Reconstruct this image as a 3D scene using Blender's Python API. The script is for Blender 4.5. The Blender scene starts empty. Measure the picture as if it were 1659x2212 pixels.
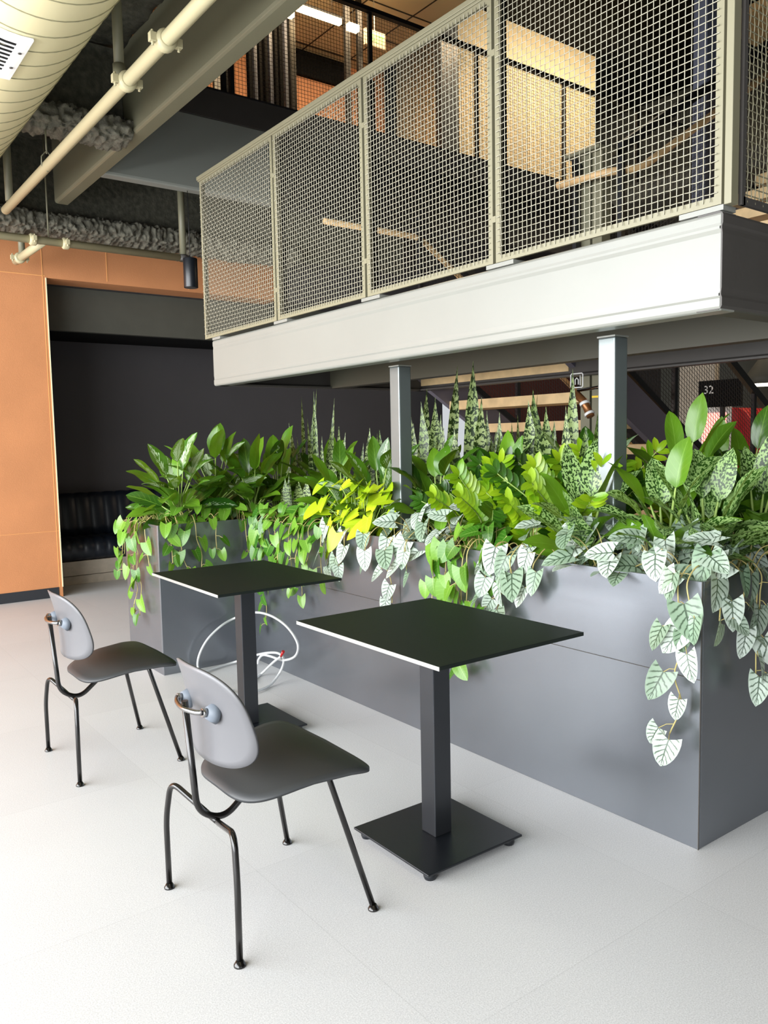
import bpy, math, random
import numpy as np
from mathutils import Vector, noise, Matrix
random.seed(7)
S = bpy.context.scene
COL = S.collection
PI = math.pi

# ------------------------------------------------------------------ camera
F_PX, YAW, PIT, ROL, EYE = 1745.86, .641056, .0887515, -.0197505, 1.36
fw = np.array([math.sin(YAW)*math.cos(PIT), math.cos(YAW)*math.cos(PIT), -math.sin(PIT)])
r0 = np.array([math.cos(YAW), -math.sin(YAW), 0.0]); u0 = np.cross(r0, fw)
rt = math.cos(ROL)*r0 + math.sin(ROL)*u0
up = -math.sin(ROL)*r0 + math.cos(ROL)*u0
cd = bpy.data.cameras.new('camera'); cam = bpy.data.objects.new('camera', cd); COL.objects.link(cam)
cd.sensor_fit = 'VERTICAL'; cd.sensor_height = 24.0; cd.lens = F_PX/2212*24.0
cd.clip_start = .05; cd.clip_end = 200
m = Matrix(((rt[0], up[0], -fw[0], 0), (rt[1], up[1], -fw[1], 0), (rt[2], up[2], -fw[2], EYE), (0, 0, 0, 1)))
cam.matrix_world = m
S.camera = cam

# ------------------------------------------------------------------ light and exposure
S.view_settings.view_transform = 'Standard'; S.view_settings.look = 'None'
S.view_settings.exposure = 1.0; S.view_settings.gamma = 1.0; S.view_settings.use_curve_mapping = False
W = bpy.data.worlds.new('world'); S.world = W; W.use_nodes = True
W.node_tree.nodes['Background'].inputs[0].default_value = (.92, .96, 1.0, 1)
W.node_tree.nodes['Background'].inputs[1].default_value = 0.34

def area(name, loc, direction, sx, sy, power, color=(1, 1, 1)):
    d = bpy.data.lights.new(name, 'AREA'); d.shape = 'RECTANGLE'; d.size = sx; d.size_y = sy
    d.energy = power; d.color = color
    o = bpy.data.objects.new(name, d); COL.objects.link(o); o.location = loc
    o.rotation_euler = Vector(direction).to_track_quat('-Z', 'Z').to_euler()
    return o
# daylight through the tall glazing on the left and the lower one behind the viewer
area('window_daylight', (-3.9, 2.6, 2.0), (1, 0, -.12), 3.4, 11.0, 880, (.955, .98, 1.0))
area('window_daylight_rear', (-1.2, -4.9, 1.9), (.05, 1, -.1), 5.0, 2.8, 14, (.93, .97, 1.0))
# warm fittings on the upper floor
area('upper_floor_lamp', (5.2, 7.0, 5.8), (0, .25, -1), 3.0, .5, 40, (1.0, .72, .42))
area('upper_floor_lamp_far', (8.6, 6.4, 6.3), (0, .7, -1), 2.5, .5, 42, (1.0, .84, .6))
area('lobby_lamp', (8.5, 3.6, 3.7), (0, 0, -1), 2.5, 1.5, 40, (1.0, .82, .6))

# ------------------------------------------------------------------ helpers
def at(px, py, ax, v):
    d = fw*F_PX + rt*(px-829.5) - up*(py-1106)
    k = 'xyz'.index(ax); o = np.array([0, 0, EYE]); t = (v-o[k])/d[k]
    return o + t*d

def lin(c):
    return tuple((x/12.92 if x <= .04045 else ((x+.055)/1.055)**2.4) for x in [v/255 for v in c])

def mat(name, rgb, rough=.5, metal=0.0, spec=.5, vary=0.0, vscale=8.0, bump=0.0, bscale=60.0, emit=None, estr=0, detail=4, coat=0.0):
    M = bpy.data.materials.new(name); M.use_nodes = True
    nt = M.node_tree; n = nt.nodes; L = nt.links; b = n['Principled BSDF']
    col = lin(rgb)
    b.inputs['Base Color'].default_value = (*col, 1); b.inputs['Roughness'].default_value = rough
    b.inputs['Metallic'].default_value = metal; b.inputs['Specular IOR Level'].default_value = spec
    b.inputs['Coat Weight'].default_value = coat
    tc = n.new('ShaderNodeTexCoord')
    if vary:
        t = n.new('ShaderNodeTexNoise'); t.inputs['Scale'].default_value = vscale; t.inputs['Detail'].default_value = detail
        L.new(tc.outputs['Object'], t.inputs['Vector'])
        r = n.new('ShaderNodeValToRGB'); e = r.color_ramp.elements
        e[0].position = .3; e[1].position = .7
        e[0].color = (*[max(0, c*(1-vary)) for c in col], 1); e[1].color = (*[min(1, c*(1+vary)) for c in col], 1)
        L.new(t.outputs['Fac'], r.inputs['Fac']); L.new(r.outputs['Color'], b.inputs['Base Color'])
    if bump:
        t2 = n.new('ShaderNodeTexNoise'); t2.inputs['Scale'].default_value = bscale; t2.inputs['Detail'].default_value = 3
        L.new(tc.outputs['Object'], t2.inputs['Vector'])
        bp = n.new('ShaderNodeBump'); bp.inputs['Strength'].default_value = bump; bp.inputs['Distance'].default_value = .01
        L.new(t2.outputs['Fac'], bp.inputs['Height']); L.new(bp.outputs['Normal'], b.inputs['Normal'])
    if emit:
        b.inputs['Emission Color'].default_value = (*lin(emit), 1); b.inputs['Emission Strength'].default_value = estr
    return M

class MB:
    def __init__(s): s.v = []; s.f = []; s.sm = []; s.uv = None; s.r = None
    def add(s, vs, fs, smooth=False):
        k = len(s.v); s.v.extend([tuple(map(float, p)) for p in vs])
        for f in fs: s.f.append(tuple(i+k for i in f)); s.sm.append(smooth)
        return s
    def box(s, x0, x1, y0, y1, z0, z1):
        vs = [(x, y, z) for z in (z0, z1) for y in (y0, y1) for x in (x0, x1)]
        return s.add(vs, [(0, 2, 3, 1), (4, 5, 7, 6), (0, 1, 5, 4), (2, 6, 7, 3), (0, 4, 6, 2), (1, 3, 7, 5)])
    def tube(s, pts, r, n=10, cap=True, smooth=True):
        P = [np.array(p, float) for p in pts]; rs = r if hasattr(r, '__len__') else [r]*len(P)
        T = []
        for i in range(len(P)):
            t = P[min(i+1, len(P)-1)] - P[max(i-1, 0)]; T.append(t/(np.linalg.norm(t)+1e-9))
        a = np.array([0, 0, 1.0]) if abs(T[0][2]) < .9 else np.array([1.0, 0, 0])
        N = np.cross(T[0], a); N /= np.linalg.norm(N); vs = []
        for i in range(len(P)):
            N = N - T[i]*(N@T[i]); N /= (np.linalg.norm(N)+1e-9); B = np.cross(T[i], N)
            for k in range(n):
                q = 2*PI*(k+.5)/n; vs.append(P[i]+rs[i]*(math.cos(q)*N+math.sin(q)*B))
        fs = [(i*n+k, i*n+(k+1) % n, (i+1)*n+(k+1) % n, (i+1)*n+k) for i in range(len(P)-1) for k in range(n)]
        s.add(vs, fs, smooth)
        if cap:
            k0 = len(s.v)-len(vs)
            s.f.append(tuple(k0+k for k in reversed(range(n)))); s.sm.append(False)
            s.f.append(tuple(k0+(len(P)-1)*n+k for k in range(n))); s.sm.append(False)
        return s
    def cyl(s, c, ax, r, h, n=24, r2=None):
        c = np.array(c, float); a = np.array(ax, float); a /= np.linalg.norm(a)
        return s.tube([c, c+a*h], [r, r if r2 is None else r2], n)
    def prism(s, prof, axis, a, b):       # profile polygon swept along one axis
        n = len(prof); vs = []
        for t in (a, b):
            for p, q in prof:
                vs.append({'x': (t, p, q), 'y': (p, t, q), 'z': (p, q, t)}[axis])
        fs = [(i, (i+1) % n, n+(i+1) % n, n+i) for i in range(n)] + [tuple(reversed(range(n))), tuple(range(n, 2*n))]
        return s.add(vs, fs)
    def build(s, name, m, parent=None, bevel=0, loc=None, recalc=True):
        me = bpy.data.meshes.new(name); me.from_pydata(s.v, [], s.f)
        me.polygons.foreach_set('use_smooth', s.sm)
        if s.uv is not None:
            uvl = me.uv_layers.new(name='UVMap'); li = np.zeros(len(me.loops), int)
            me.loops.foreach_get('vertex_index', li)
            uvl.data.foreach_set('uv', np.array(s.uv, float)[li].ravel())
            at_ = me.attributes.new('rnd', 'FLOAT', 'POINT'); at_.data.foreach_set('value', np.array(s.r, float))
        me.materials.append(m); me.validate(); me.update()
        if recalc and s.uv is None:
            import bmesh
            bm = bmesh.new(); bm.from_mesh(me); bmesh.ops.recalc_face_normals(bm, faces=bm.faces); bm.to_mesh(me); bm.free()
        o = bpy.data.objects.new(name, me); COL.objects.link(o)
        if parent: o.parent = parent
        if loc is not None: o.location = loc
        if bevel:
            bv = o.modifiers.new('bevel', 'BEVEL'); bv.width = bevel; bv.segments = 2; bv.limit_method = 'ANGLE'
        return o

def tag(o, label, cat, group=None, kind=None):
    if label: o['label'] = label
    if cat: o['category'] = cat
    if group: o['group'] = group
    if kind: o['kind'] = kind
    return o
def thing(name, label, cat, loc=(0, 0, 0), group=None):
    o = bpy.data.objects.new(name, None); COL.objects.link(o); o.location = loc; o.empty_display_size = .1
    return tag(o, label, cat, group)
def struct(name, mb, m, **k):
    o = mb.build(name, m, **k); o['kind'] = 'structure'; return o
def smooth_path(pts, n=8):
    P = [np.array(p, float) for p in pts]; P = [2*P[0]-P[1]]+P+[2*P[-1]-P[-2]]; out = []
    for i in range(1, len(P)-2):
        for k in range(n):
            t = k/n; a, b, c, d = P[i-1], P[i], P[i+1], P[i+2]
            out.append(.5*((2*b)+(-a+c)*t+(2*a-5*b+4*c-d)*t*t+(-a+3*b-3*c+d)*t**3))
    out.append(P[-2]); return out
def fillet(pts, r=.04, n=6):
    P = [np.array(p, float) for p in pts]; out = [P[0]]
    for i in range(1, len(P)-1):
        a, b, c = P[i-1], P[i], P[i+1]; d1 = a-b; d2 = c-b
        l = min(r, np.linalg.norm(d1)*.48, np.linalg.norm(d2)*.48); p = b+d1/np.linalg.norm(d1)*l; q = b+d2/np.linalg.norm(d2)*l
        for k in range(n+1):
            t = k/n; out.append((1-t)**2*p+2*t*(1-t)*b+t*t*q)
    out.append(P[-1]); return out
def text_mesh(name, s, size, m, parent, loc, rot, depth=.002):
    c = bpy.data.curves.new(name, 'FONT'); c.body = s; c.size = size; c.extrude = depth; c.align_x = 'CENTER'; c.align_y = 'CENTER'
    t = bpy.data.objects.new(name+'_src', c); COL.objects.link(t)
    bpy.context.view_layer.update()
    me = bpy.data.meshes.new_from_object(t.evaluated_get(bpy.context.evaluated_depsgraph_get()))
    bpy.data.objects.remove(t); me.materials.clear(); me.materials.append(m)
    o = bpy.data.objects.new(name, me); COL.objects.link(o); o.parent = parent; o.location = loc; o.rotation_euler = rot
    return o

# ------------------------------------------------------------------ materials
M_floor = mat('floor_tile', (226, 226, 226), .42)
def floor_nodes(M):
    nt = M.node_tree; n = nt.nodes; L = nt.links; b = n['Principled BSDF']
    tc = n.new('ShaderNodeTexCoord')
    def noise_(sc, det, rough=.5):
        t = n.new('ShaderNodeTexNoise'); t.inputs['Scale'].default_value = sc; t.inputs['Detail'].default_value = det
        t.inputs['Roughness'].default_value = rough; L.new(tc.outputs['Object'], t.inputs['Vector']); return t
    sp = noise_(260, 2); big = noise_(1.6, 5)
    vs = n.new('ShaderNodeTexVoronoi'); vs.inputs['Scale'].default_value = 190; L.new(tc.outputs['Object'], vs.inputs['Vector'])
    r = n.new('ShaderNodeValToRGB'); e = r.color_ramp.elements; e[0].position = .36; e[1].position = .66
    e[0].color = (*lin((196, 196, 197)), 1); e[1].color = (*lin((216, 216, 217)), 1)
    L.new(sp.outputs['Fac'], r.inputs['Fac'])
    r2 = n.new('ShaderNodeValToRGB'); e = r2.color_ramp.elements; e[0].position = .09; e[1].position = .16
    e[0].color = (1, 1, 1, 1); e[1].color = (0, 0, 0, 1); L.new(vs.outputs['Distance'], r2.inputs['Fac'])
    mx = n.new('ShaderNodeMix'); mx.data_type = 'RGBA'; mx.inputs['B'].default_value = (*lin((236, 236, 237)), 1)
    L.new(r2.outputs['Color'], mx.inputs['Factor']); L.new(r.outputs['Color'], mx.inputs['A'])
    # tile grid
    mp = n.new('ShaderNodeMapping'); mp.inputs['Location'].default_value = (-2.065/.935, -1.30/.935, 0); mp.inputs['Scale'].default_value = (1/.935, 1/.935, 1)
    L.new(tc.outputs['Object'], mp.inputs['Vector'])
    fl = n.new('ShaderNodeVectorMath'); fl.operation = 'FLOOR'; L.new(mp.outputs[0], fl.inputs[0])
    wn = n.new('ShaderNodeTexWhiteNoise'); L.new(fl.outputs[0], wn.inputs['Vector'])
    fr = n.new('ShaderNodeVectorMath'); fr.operation = 'FRACTION'; L.new(mp.outputs[0], fr.inputs[0])
    sx = n.new('ShaderNodeSeparateXYZ'); L.new(fr.outputs[0], sx.inputs[0])
    mn = n.new('ShaderNodeMath'); mn.operation = 'MINIMUM'; L.new(sx.outputs[0], mn.inputs[0]); L.new(sx.outputs[1], mn.inputs[1])
    ln = n.new('ShaderNodeMath'); ln.operation = 'LESS_THAN'; ln.inputs[1].default_value = .003; L.new(mn.outputs[0], ln.inputs[0])
    tone = n.new('ShaderNodeMapRange'); tone.inputs['To Min'].default_value = .965; tone.inputs['To Max'].default_value = 1.025
    L.new(wn.outputs['Value'], tone.inputs['Value'])
    t2 = n.new('ShaderNodeMapRange'); t2.inputs['To Min'].default_value = .94; t2.inputs['To Max'].default_value = 1.06
    L.new(big.outputs['Fac'], t2.inputs['Value'])
    mu = n.new('ShaderNodeMath'); mu.operation = 'MULTIPLY'; L.new(tone.outputs[0], mu.inputs[0]); L.new(t2.outputs[0], mu.inputs[1])
    l2 = n.new('ShaderNodeMath'); l2.operation = 'MULTIPLY'; l2.inputs[1].default_value = -.10; L.new(ln.outputs[0], l2.inputs[0])
    ad = n.new('ShaderNodeMath'); ad.operation = 'ADD'; L.new(mu.outputs[0], ad.inputs[0]); L.new(l2.outputs[0], ad.inputs[1])
    vm = n.new('ShaderNodeVectorMath'); vm.operation = 'SCALE'; L.new(mx.outputs['Result'], vm.inputs[0]); L.new(ad.outputs[0], vm.inputs['Scale'])
    L.new(vm.outputs[0], b.inputs['Base Color'])
    bp = n.new('ShaderNodeBump'); bp.inputs['Strength'].default_value = .12; bp.inputs['Distance'].default_value = .002
    L.new(sp.outputs['Fac'], bp.inputs['Height']); L.new(bp.outputs['Normal'], b.inputs['Normal'])
floor_nodes(M_floor)
M_orange = mat('orange_wall_panel', (198, 134, 88), .62, vary=.06, vscale=3, bump=.15, bscale=220)
M_orange_seam = mat('orange_seam', (236, 176, 110), .5)
M_jamb = mat('jamb_trim', (235, 228, 190), .5)
M_dark = mat('dark_alcove_wall', (66, 64, 66), .7, vary=.05, vscale=2)
M_dark2 = mat('dark_olive_panel', (74, 74, 66), .65, vary=.05)
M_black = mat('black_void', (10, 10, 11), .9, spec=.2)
M_plinth = mat('baseboard_black', (40, 43, 48), .5)
M_oak = mat('pale_oak_laminate', (176, 166, 150), .5, vary=.12, vscale=14)
M_seatblue = mat('navy_leatherette', (17, 25, 36), .42)
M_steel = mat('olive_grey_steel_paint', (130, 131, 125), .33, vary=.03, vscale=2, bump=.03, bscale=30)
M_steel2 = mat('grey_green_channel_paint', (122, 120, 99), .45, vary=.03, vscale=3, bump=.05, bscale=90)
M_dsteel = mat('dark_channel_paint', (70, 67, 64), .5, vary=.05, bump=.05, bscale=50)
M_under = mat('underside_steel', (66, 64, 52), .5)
M_post = mat('brushed_grey_post', (118, 126, 126), .34, metal=.55, vary=.08, vscale=3)
M_pipe = mat('cream_pipe_paint', (184, 176, 142), .4)
M_duct = mat('cream_duct_paint', (222, 213, 172), .45)
M_ductseam = mat('duct_seam', (150, 144, 112), .5)
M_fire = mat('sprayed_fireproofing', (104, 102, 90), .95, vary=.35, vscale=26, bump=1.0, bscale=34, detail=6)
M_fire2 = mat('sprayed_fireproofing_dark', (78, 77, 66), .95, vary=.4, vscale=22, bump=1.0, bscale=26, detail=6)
M_mesh = mat('woven_wire_paint', (158, 154, 136), .4, metal=.1)
M_frame = mat('guard_frame_paint', (126, 122, 100), .4)
M_meshd = mat('black_wire', (28, 28, 30), .5)
M_colpaint = mat('column_satin_black', (62, 64, 68), .32, metal=.7)
M_planter = mat('graphite_planter_metal', (124, 128, 134), .27, metal=.75, vary=.06, vscale=2.2, bump=.02, bscale=3)
M_soil = mat('potting_soil', (34, 26, 20), .95, vary=.5, vscale=60, bump=1, bscale=80)
M_blacktop = mat('black_laminate_top', (20, 27, 24), .55, spec=.25, vary=.1, vscale=60)
M_topedge = mat('table_edge_window_sheen', (150, 150, 146), .3)  # window reflection on the black edge, put in as a pale colour
M_blackmetal = mat('black_powder_coat', (20, 23, 28), .36, bump=.03, bscale=300)
M_chairtube = mat('black_gloss_tube', (16, 14, 13), .18, spec=.6)
M_seat = mat('charcoal_seat_plastic', (50, 52, 54), .5, bump=.03, bscale=300)
M_back = mat('charcoal_back_plastic', (94, 94, 97), .38, bump=.02, bscale=300)
M_rubber = mat('grey_rubber_mount', (104, 112, 122), .5)
M_chrome = mat('chrome', (150, 150, 150), .18, metal=1)
M_flex = mat('silver_flex_conduit', (205, 207, 208), .35, metal=.25)
M_wood = mat('maple_tread', (222, 192, 144), .45, vary=.15, vscale=9)
M_rail = mat('timber_handrail', (226, 188, 136), .45, vary=.12, vscale=12)
M_beige = mat('beige_upper_wall', (206, 184, 146), .7)
M_peach = mat('terracotta_upper_wall', (206, 148, 110), .7, vary=.06)
M_grey = mat('grey_soffit_paint', (138, 142, 136), .45)
M_tilec = mat('acoustic_tile', (214, 200, 172), .9)
M_red = mat('red_plastic', (176, 22, 26), .4)
M_redmesh = mat('russet_board', (70, 26, 20), .7)
M_lampglow = mat('lamp_tube_glow', (255, 236, 190), .5, emit=(255, 214, 150), estr=14)
M_screen = mat('lit_display', (255, 200, 190), .5, emit=(255, 120, 110), estr=1.6)
M_white = mat('white_paint', (232, 232, 230), .5)
M_glowwhite = mat('lamp_disc', (255, 250, 235), .5, emit=(255, 248, 230), estr=6)
M_exit = mat('exit_green', (120, 220, 90), .5, emit=(120, 230, 90), estr=2.0)
M_brass = mat('brass_valve', (150, 100, 60), .35, metal=.6)
M_yellow = mat('yellow_lever', (226, 190, 40), .5)
M_purple = mat('stringer_grey_violet', (104, 100, 112), .5)
M_bluegrey = mat('blue_grey_column', (98, 104, 122), .5)

# ------------------------------------------------------------------ setting
struct('floor', MB().box(-4, 14, -5, 12, -.2, 0), M_floor)
# orange wall at the back with the alcove opening
wb = MB(); wb.box(-4, 1.995, 7.58, 7.86, .0, 3.83).box(1.995, 4.3, 7.58, 7.86, 2.84, 3.83)
struct('wall_back', wb, M_orange)
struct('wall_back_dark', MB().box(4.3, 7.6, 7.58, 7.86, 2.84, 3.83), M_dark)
sm = MB()
for x in (.35, 1.16, 1.968, 2.535, 3.33, 4.1): sm.box(x-.0022, x+.0022, 7.577, 7.581, 2.86 if x > 1.97 else 0.09, 3.8)
sm.box(-4, 1.99, 7.577, 7.581, 2.853, 2.858); sm.box(-4, 1.99, 7.577, 7.581, .60, .603)
struct('trim_1', sm, M_orange_seam)
struct('trim_2', MB().box(1.990, 1.998, 7.572, 7.86, .09, 2.84), M_jamb)
struct('baseboard_back', MB().box(-4, 1.96, 7.62, 7.80, 0, .09), M_plinth).location = (0, -.045, .001)
# alcove shell
al = MB(); al.box(1.93, 1.99, 7.86, 9.0, 0, 2.84).box(1.93, 7.6, 8.75, 9.0, 0, 2.9).box(1.93, 7.6, 7.87, 8.9, 2.84, 2.95)
struct('wall_alcove', al, M_dark)
struct('wall_alcove_upper', MB().box(1.99, 7.6, 7.95, 8.02, 2.44, 2.84), M_dark2)
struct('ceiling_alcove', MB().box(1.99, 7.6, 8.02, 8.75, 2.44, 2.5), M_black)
struct('wall_right', MB().box(11.5, 11.7, -5, 12, 0, 7.2), M_dark2)
struct('wall_far', MB().box(7.6, 11.5, 7.87, 8.1, 0, 3.83), M_dark)
# ceiling deck with sprayed fireproofing over the near bay
def lumpy(x0, x1, y0, y1, z, nx, ny, amp, seed, thick, sc=9.0):
    mb = MB(); vs = []
    for j in range(ny+1):
        for i in range(nx+1):
            x = x0+(x1-x0)*i/nx; y = y0+(y1-y0)*j/ny
            d = noise.fractal(Vector((x*sc, y*sc, seed)), 1.0, 2.0, 4)*amp
            e = noise.noise(Vector((x*5, seed*3.1, y*5)))*amp*.8
            yy = y + (e if j in (0, ny) else 0)
            vs.append((x, yy, z+d))
    fs = [(j*(nx+1)+i, j*(nx+1)+i+1, (j+1)*(nx+1)+i+1, (j+1)*(nx+1)+i) for j in range(ny) for i in range(nx)]
    nn = len(vs); vs += [(a, b, z+thick) for a, b, c in vs]
    fs += [tuple(reversed([k+nn for k in f])) for f in fs]
    rim = [i for i in range(nx+1)] + [(j+1)*(nx+1)-1 for j in range(1, ny+1)] + [ny*(nx+1)+i for i in range(nx-1, -1, -1)] + [j*(nx+1) for j in range(ny-1, 0, -1)]
    for k in range(len(rim)):
        a, b = rim[k], rim[(k+1) % len(rim)]; fs.append((a, a+nn, b+nn, b))
    return mb.add(vs, fs, True)
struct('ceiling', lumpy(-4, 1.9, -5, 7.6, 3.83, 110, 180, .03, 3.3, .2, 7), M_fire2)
struct('ceiling_rear', MB().box(1.9, 11.5, -5, .2, 3.83, 4.03), M_fire2)
# glazing mullions on the left (the daylight comes between them)
mu_ = MB()
for y in np.arange(-4.6, 7.6, 1.52): mu_.box(-3.72, -3.62, y-.03, y+.03, 0, 3.7)
mu_.box(-3.74, -3.6, -5, 7.6, 0, .08).box(-3.74, -3.6, -5, 7.6, 2.45, 2.5).box(-3.74, -3.6, -5, 7.6, 3.65, 3.83)
struct('window_1', mu_, M_meshd)
struct('wall_front', MB().box(-4, 11.5, -5.2, -5.0, 3.2, 7.0).box(2.2, 11.5, -5.2, -5.0, 0, 3.2), M_dark2)
# upper floor
struct('floor_upper', MB().box(2.0, 11.5, 5.93, 12, 3.83, 4.03).box(7.5, 11.5, .2, 5.93, 3.83, 4.03), M_dark2)
struct('ceiling_upper', MB().box(1.9, 11.5, -5, 12, 6.62, 6.8), M_black)
struct('wall_upper_back', MB().box(2.0, 6.55, 8.6, 8.8, 4.03, 6.62), M_peach)
struct('wall_upper_beige', MB().box(6.9, 9.5, 7.6, 8.8, 4.03, 6.62), M_beige)
struct('wall_upper_left', MB().box(1.7, 1.9, -5, 12, 4.03, 6.8), M_dark2)
struct('ceiling_upper_soffit', MB().box(2.0, 6.2, 6.0, 8.6, 5.98, 6.05), M_tilec)
tg = MB()
for x in np.arange(2.3, 6.2, .6): tg.box(x-.007, x+.007, 6.0, 8.6, 5.974, 5.981)
for y in (6.6, 7.2, 7.8, 8.4): tg.box(2.0, 6.2, y-.007, y+.007, 5.973, 5.981)
struct('trim_3', tg, M_meshd)
struct('trim_4', MB().box(2.0, 6.3, 5.96, 6.0, 5.86, 6.1), M_meshd)

# ------------------------------------------------------------------ steel
def channel_prof(s, x0, z0, h, d=.085, t=.011):
    """C section; back of the web at x0, flanges pointing to +x (s=1)"""
    o = [(0, .012), (.004, .004), (.012, 0), (d, 0), (d, t), (t+.008, t+.006), (t, t+.016), (t, h-t-.016), (t+.008, h-t-.006), (d, h-t), (d, h), (.012, h), (.004, h-.004), (0, h-.012),
         (0, h-.036), (.003, h-.044), (.003, h-.052), (.0012, h-.066), (.0012, .066), (.003, .052), (.003, .044), (0, .036)]
    return [(x0+s*a, z0+b) for a, b in o]
ch = thing('landing_frame', 'pale grey steel channel landing edge hanging over the planter', 'steel beam', (2.33, 3.2, 1.73))
def local(mb, o):
    L = o.location; mb.v = [(a-L[0], b-L[1], c-L[2]) for a, b, c in mb.v]; return mb
local(MB().prism(channel_prof(1, 2.33, 1.735, .296), 'y', 1.391, 4.965), ch).build('front_channel', M_steel, ch, bevel=.003)
local(MB().prism([(a, b) for a, b in channel_prof(1, 1.386, 1.7375, .294)], 'x', 2.333, 4.1), ch).build('end_channel', M_dsteel, ch)['label'] = 'dark shaded end channel'  # shade on this end face is put into a darker paint
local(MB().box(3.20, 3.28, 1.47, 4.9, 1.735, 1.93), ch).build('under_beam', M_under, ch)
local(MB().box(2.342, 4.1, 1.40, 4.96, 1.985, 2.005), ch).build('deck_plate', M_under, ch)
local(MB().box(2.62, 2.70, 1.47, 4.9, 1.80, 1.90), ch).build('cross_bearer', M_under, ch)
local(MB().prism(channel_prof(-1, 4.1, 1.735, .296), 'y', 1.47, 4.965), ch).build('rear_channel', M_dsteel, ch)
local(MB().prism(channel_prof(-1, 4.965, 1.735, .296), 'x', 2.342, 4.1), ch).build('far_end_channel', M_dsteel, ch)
for i, (yc, lab) in enumerate(((1.946, 'brushed grey square steel post standing at the right among the leaves'), (3.245, 'brushed grey square steel post at the middle of the planter'))):
    p = thing('steel_post', lab, 'post', (2.54, yc, .8))
    MB().box(-.039, .039, -.039, .039, 0, .925).build('shaft', M_post, p, bevel=.006)
    MB().box(-.041, .041, -.041, .041, .925, .931).build('cap_plate', M_steel, p)
# ceiling channels that edge the opening
b1 = thing('edge_beam', 'grey green steel channel running diagonally across the ceiling beside the round duct', 'steel beam', (1.90, 3.4, 3.28))
pr = [(0, .02), (.006, .006), (.02, 0), (.10, 0), (.10, .014), (.03, .018), (.014, .03), (.014, .55), (0, .55)]
local(MB().prism([(1.895+a, 3.28+b) for a, b in pr], 'y', -1.5, 6.82), b1).build('web_and_flange', M_steel2, b1, bevel=.003)
b2 = thing('soffit_beam', 'grey steel channel under the upper floor edge, left of the wire guard', 'steel beam', (4.0, 5.92, 3.28))
pr = [(0, .02), (.006, .006), (.02, 0), (.10, 0), (.10, .014), (.03, .018), (.014, .03), (.014, .55), (0, .55)]
local(MB().prism([(5.90+a, 3.28+b) for a, b in pr], 'x', 1.995, 3.4), b2).build('web_and_flange', M_grey, b2, bevel=.003)
local(MB().prism([(5.90+a, 3.28+b) for a, b in pr], 'x', 3.4, 9.0), b2).build('shaded_length', M_meshd, b2)['label'] = 'length of the same channel beside the stair, coloured dark for shade'  # same channel; the shade beside the stair is put into a black colour
fs_ = thing('floor_edge_fascia', 'dark brown fascia plate along the upper floor edge below its wire guard', 'fascia', (4.5, 5.9, 3.83))
local(MB().box(1.995, 7.5, 5.885, 5.928, 3.832, 4.04), fs_).build('plate', M_dsteel, fs_)
local(MB().box(1.995, 7.5, 5.87, 5.93, 4.04, 4.05), fs_).build('top_lip', M_meshd, fs_)
# fireproofed girders
def lumpy_bar(x0, x1, yc, zc, hy, hz, nx, seed, amp=.042, sc=24, ns=40):
    vs = []
    for i in range(nx+1):
        x = x0+(x1-x0)*i/nx
        for k in range(ns):
            q = 2*PI*k/ns; c, s = math.cos(q), math.sin(q)
            y = hy*math.copysign(abs(c)**.6, c); z = hz*math.copysign(abs(s)**.6, s)
            d = noise.fractal(Vector((x*sc, y*sc*1.3+seed, z*sc*1.3)), .9, 2.1, 5)*amp + noise.noise(Vector((x*3, seed, k*.02)))*amp*.7
            l = math.hypot(y, z); vs.append((x, yc+y*(1+d/l), zc+z*(1+d/l)))
    fs = [(i*ns+k, i*ns+(k+1) % ns, (i+1)*ns+(k+1) % ns, (i+1)*ns+k) for i in range(nx) for k in range(ns)]
    fs += [tuple(reversed(range(ns))), tuple(nx*ns+k for k in range(ns))]
    return MB().add(vs, fs, True)
g1 = thing('fireproofed_girder', 'lumpy sprayed girder above the orange wall', 'girder', (1.0, 7.05, 3.05))
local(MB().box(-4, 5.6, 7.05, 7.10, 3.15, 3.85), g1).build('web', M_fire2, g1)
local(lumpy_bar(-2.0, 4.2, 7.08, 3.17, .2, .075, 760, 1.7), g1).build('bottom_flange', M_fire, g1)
g2 = thing('fireproofed_joist', 'short lumpy sprayed joist that meets the grey green channel behind the duct', 'girder', (0, 5.2, 3.25))
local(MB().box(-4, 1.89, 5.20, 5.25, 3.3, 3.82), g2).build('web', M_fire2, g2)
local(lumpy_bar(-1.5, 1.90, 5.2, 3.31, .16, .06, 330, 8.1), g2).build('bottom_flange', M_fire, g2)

# ------------------------------------------------------------------ duct, pipes, pendant
du = thing('air_duct', 'large cream spiral air duct crossing the upper left corner', 'duct', (.78, 3.4, 3.34))
R_D = .40
cx, cz = .687*(3.34-1.36)-R_D*math.sqrt(1+.687**2), 3.34
NS = 72; NL = 50; vs = []
for j in range(NL+1):
    y = -2+9.0*j/NL
    for k in range(NS):
        q = 2*PI*k/NS; vs.append((cx+R_D*math.cos(q), y, cz+R_D*math.sin(q)))
fs = [(j*NS+k, (j+1)*NS+k, (j+1)*NS+(k+1) % NS, j*NS+(k+1) % NS) for j in range(NL) for k in range(NS)]
local(MB().add(vs, fs, True), du).build('shell', M_duct, du)
hp = []
for j in range(int(9.0/.147*48)):
    q = 2*PI*j/48; hp.append((cx+(R_D+.0005)*math.cos(q), -2+.147*j/48, cz+(R_D+.0005)*math.sin(q)))
local(MB().tube(hp, .0032, 5), du).build('spiral_seam', M_ductseam, du)
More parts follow.
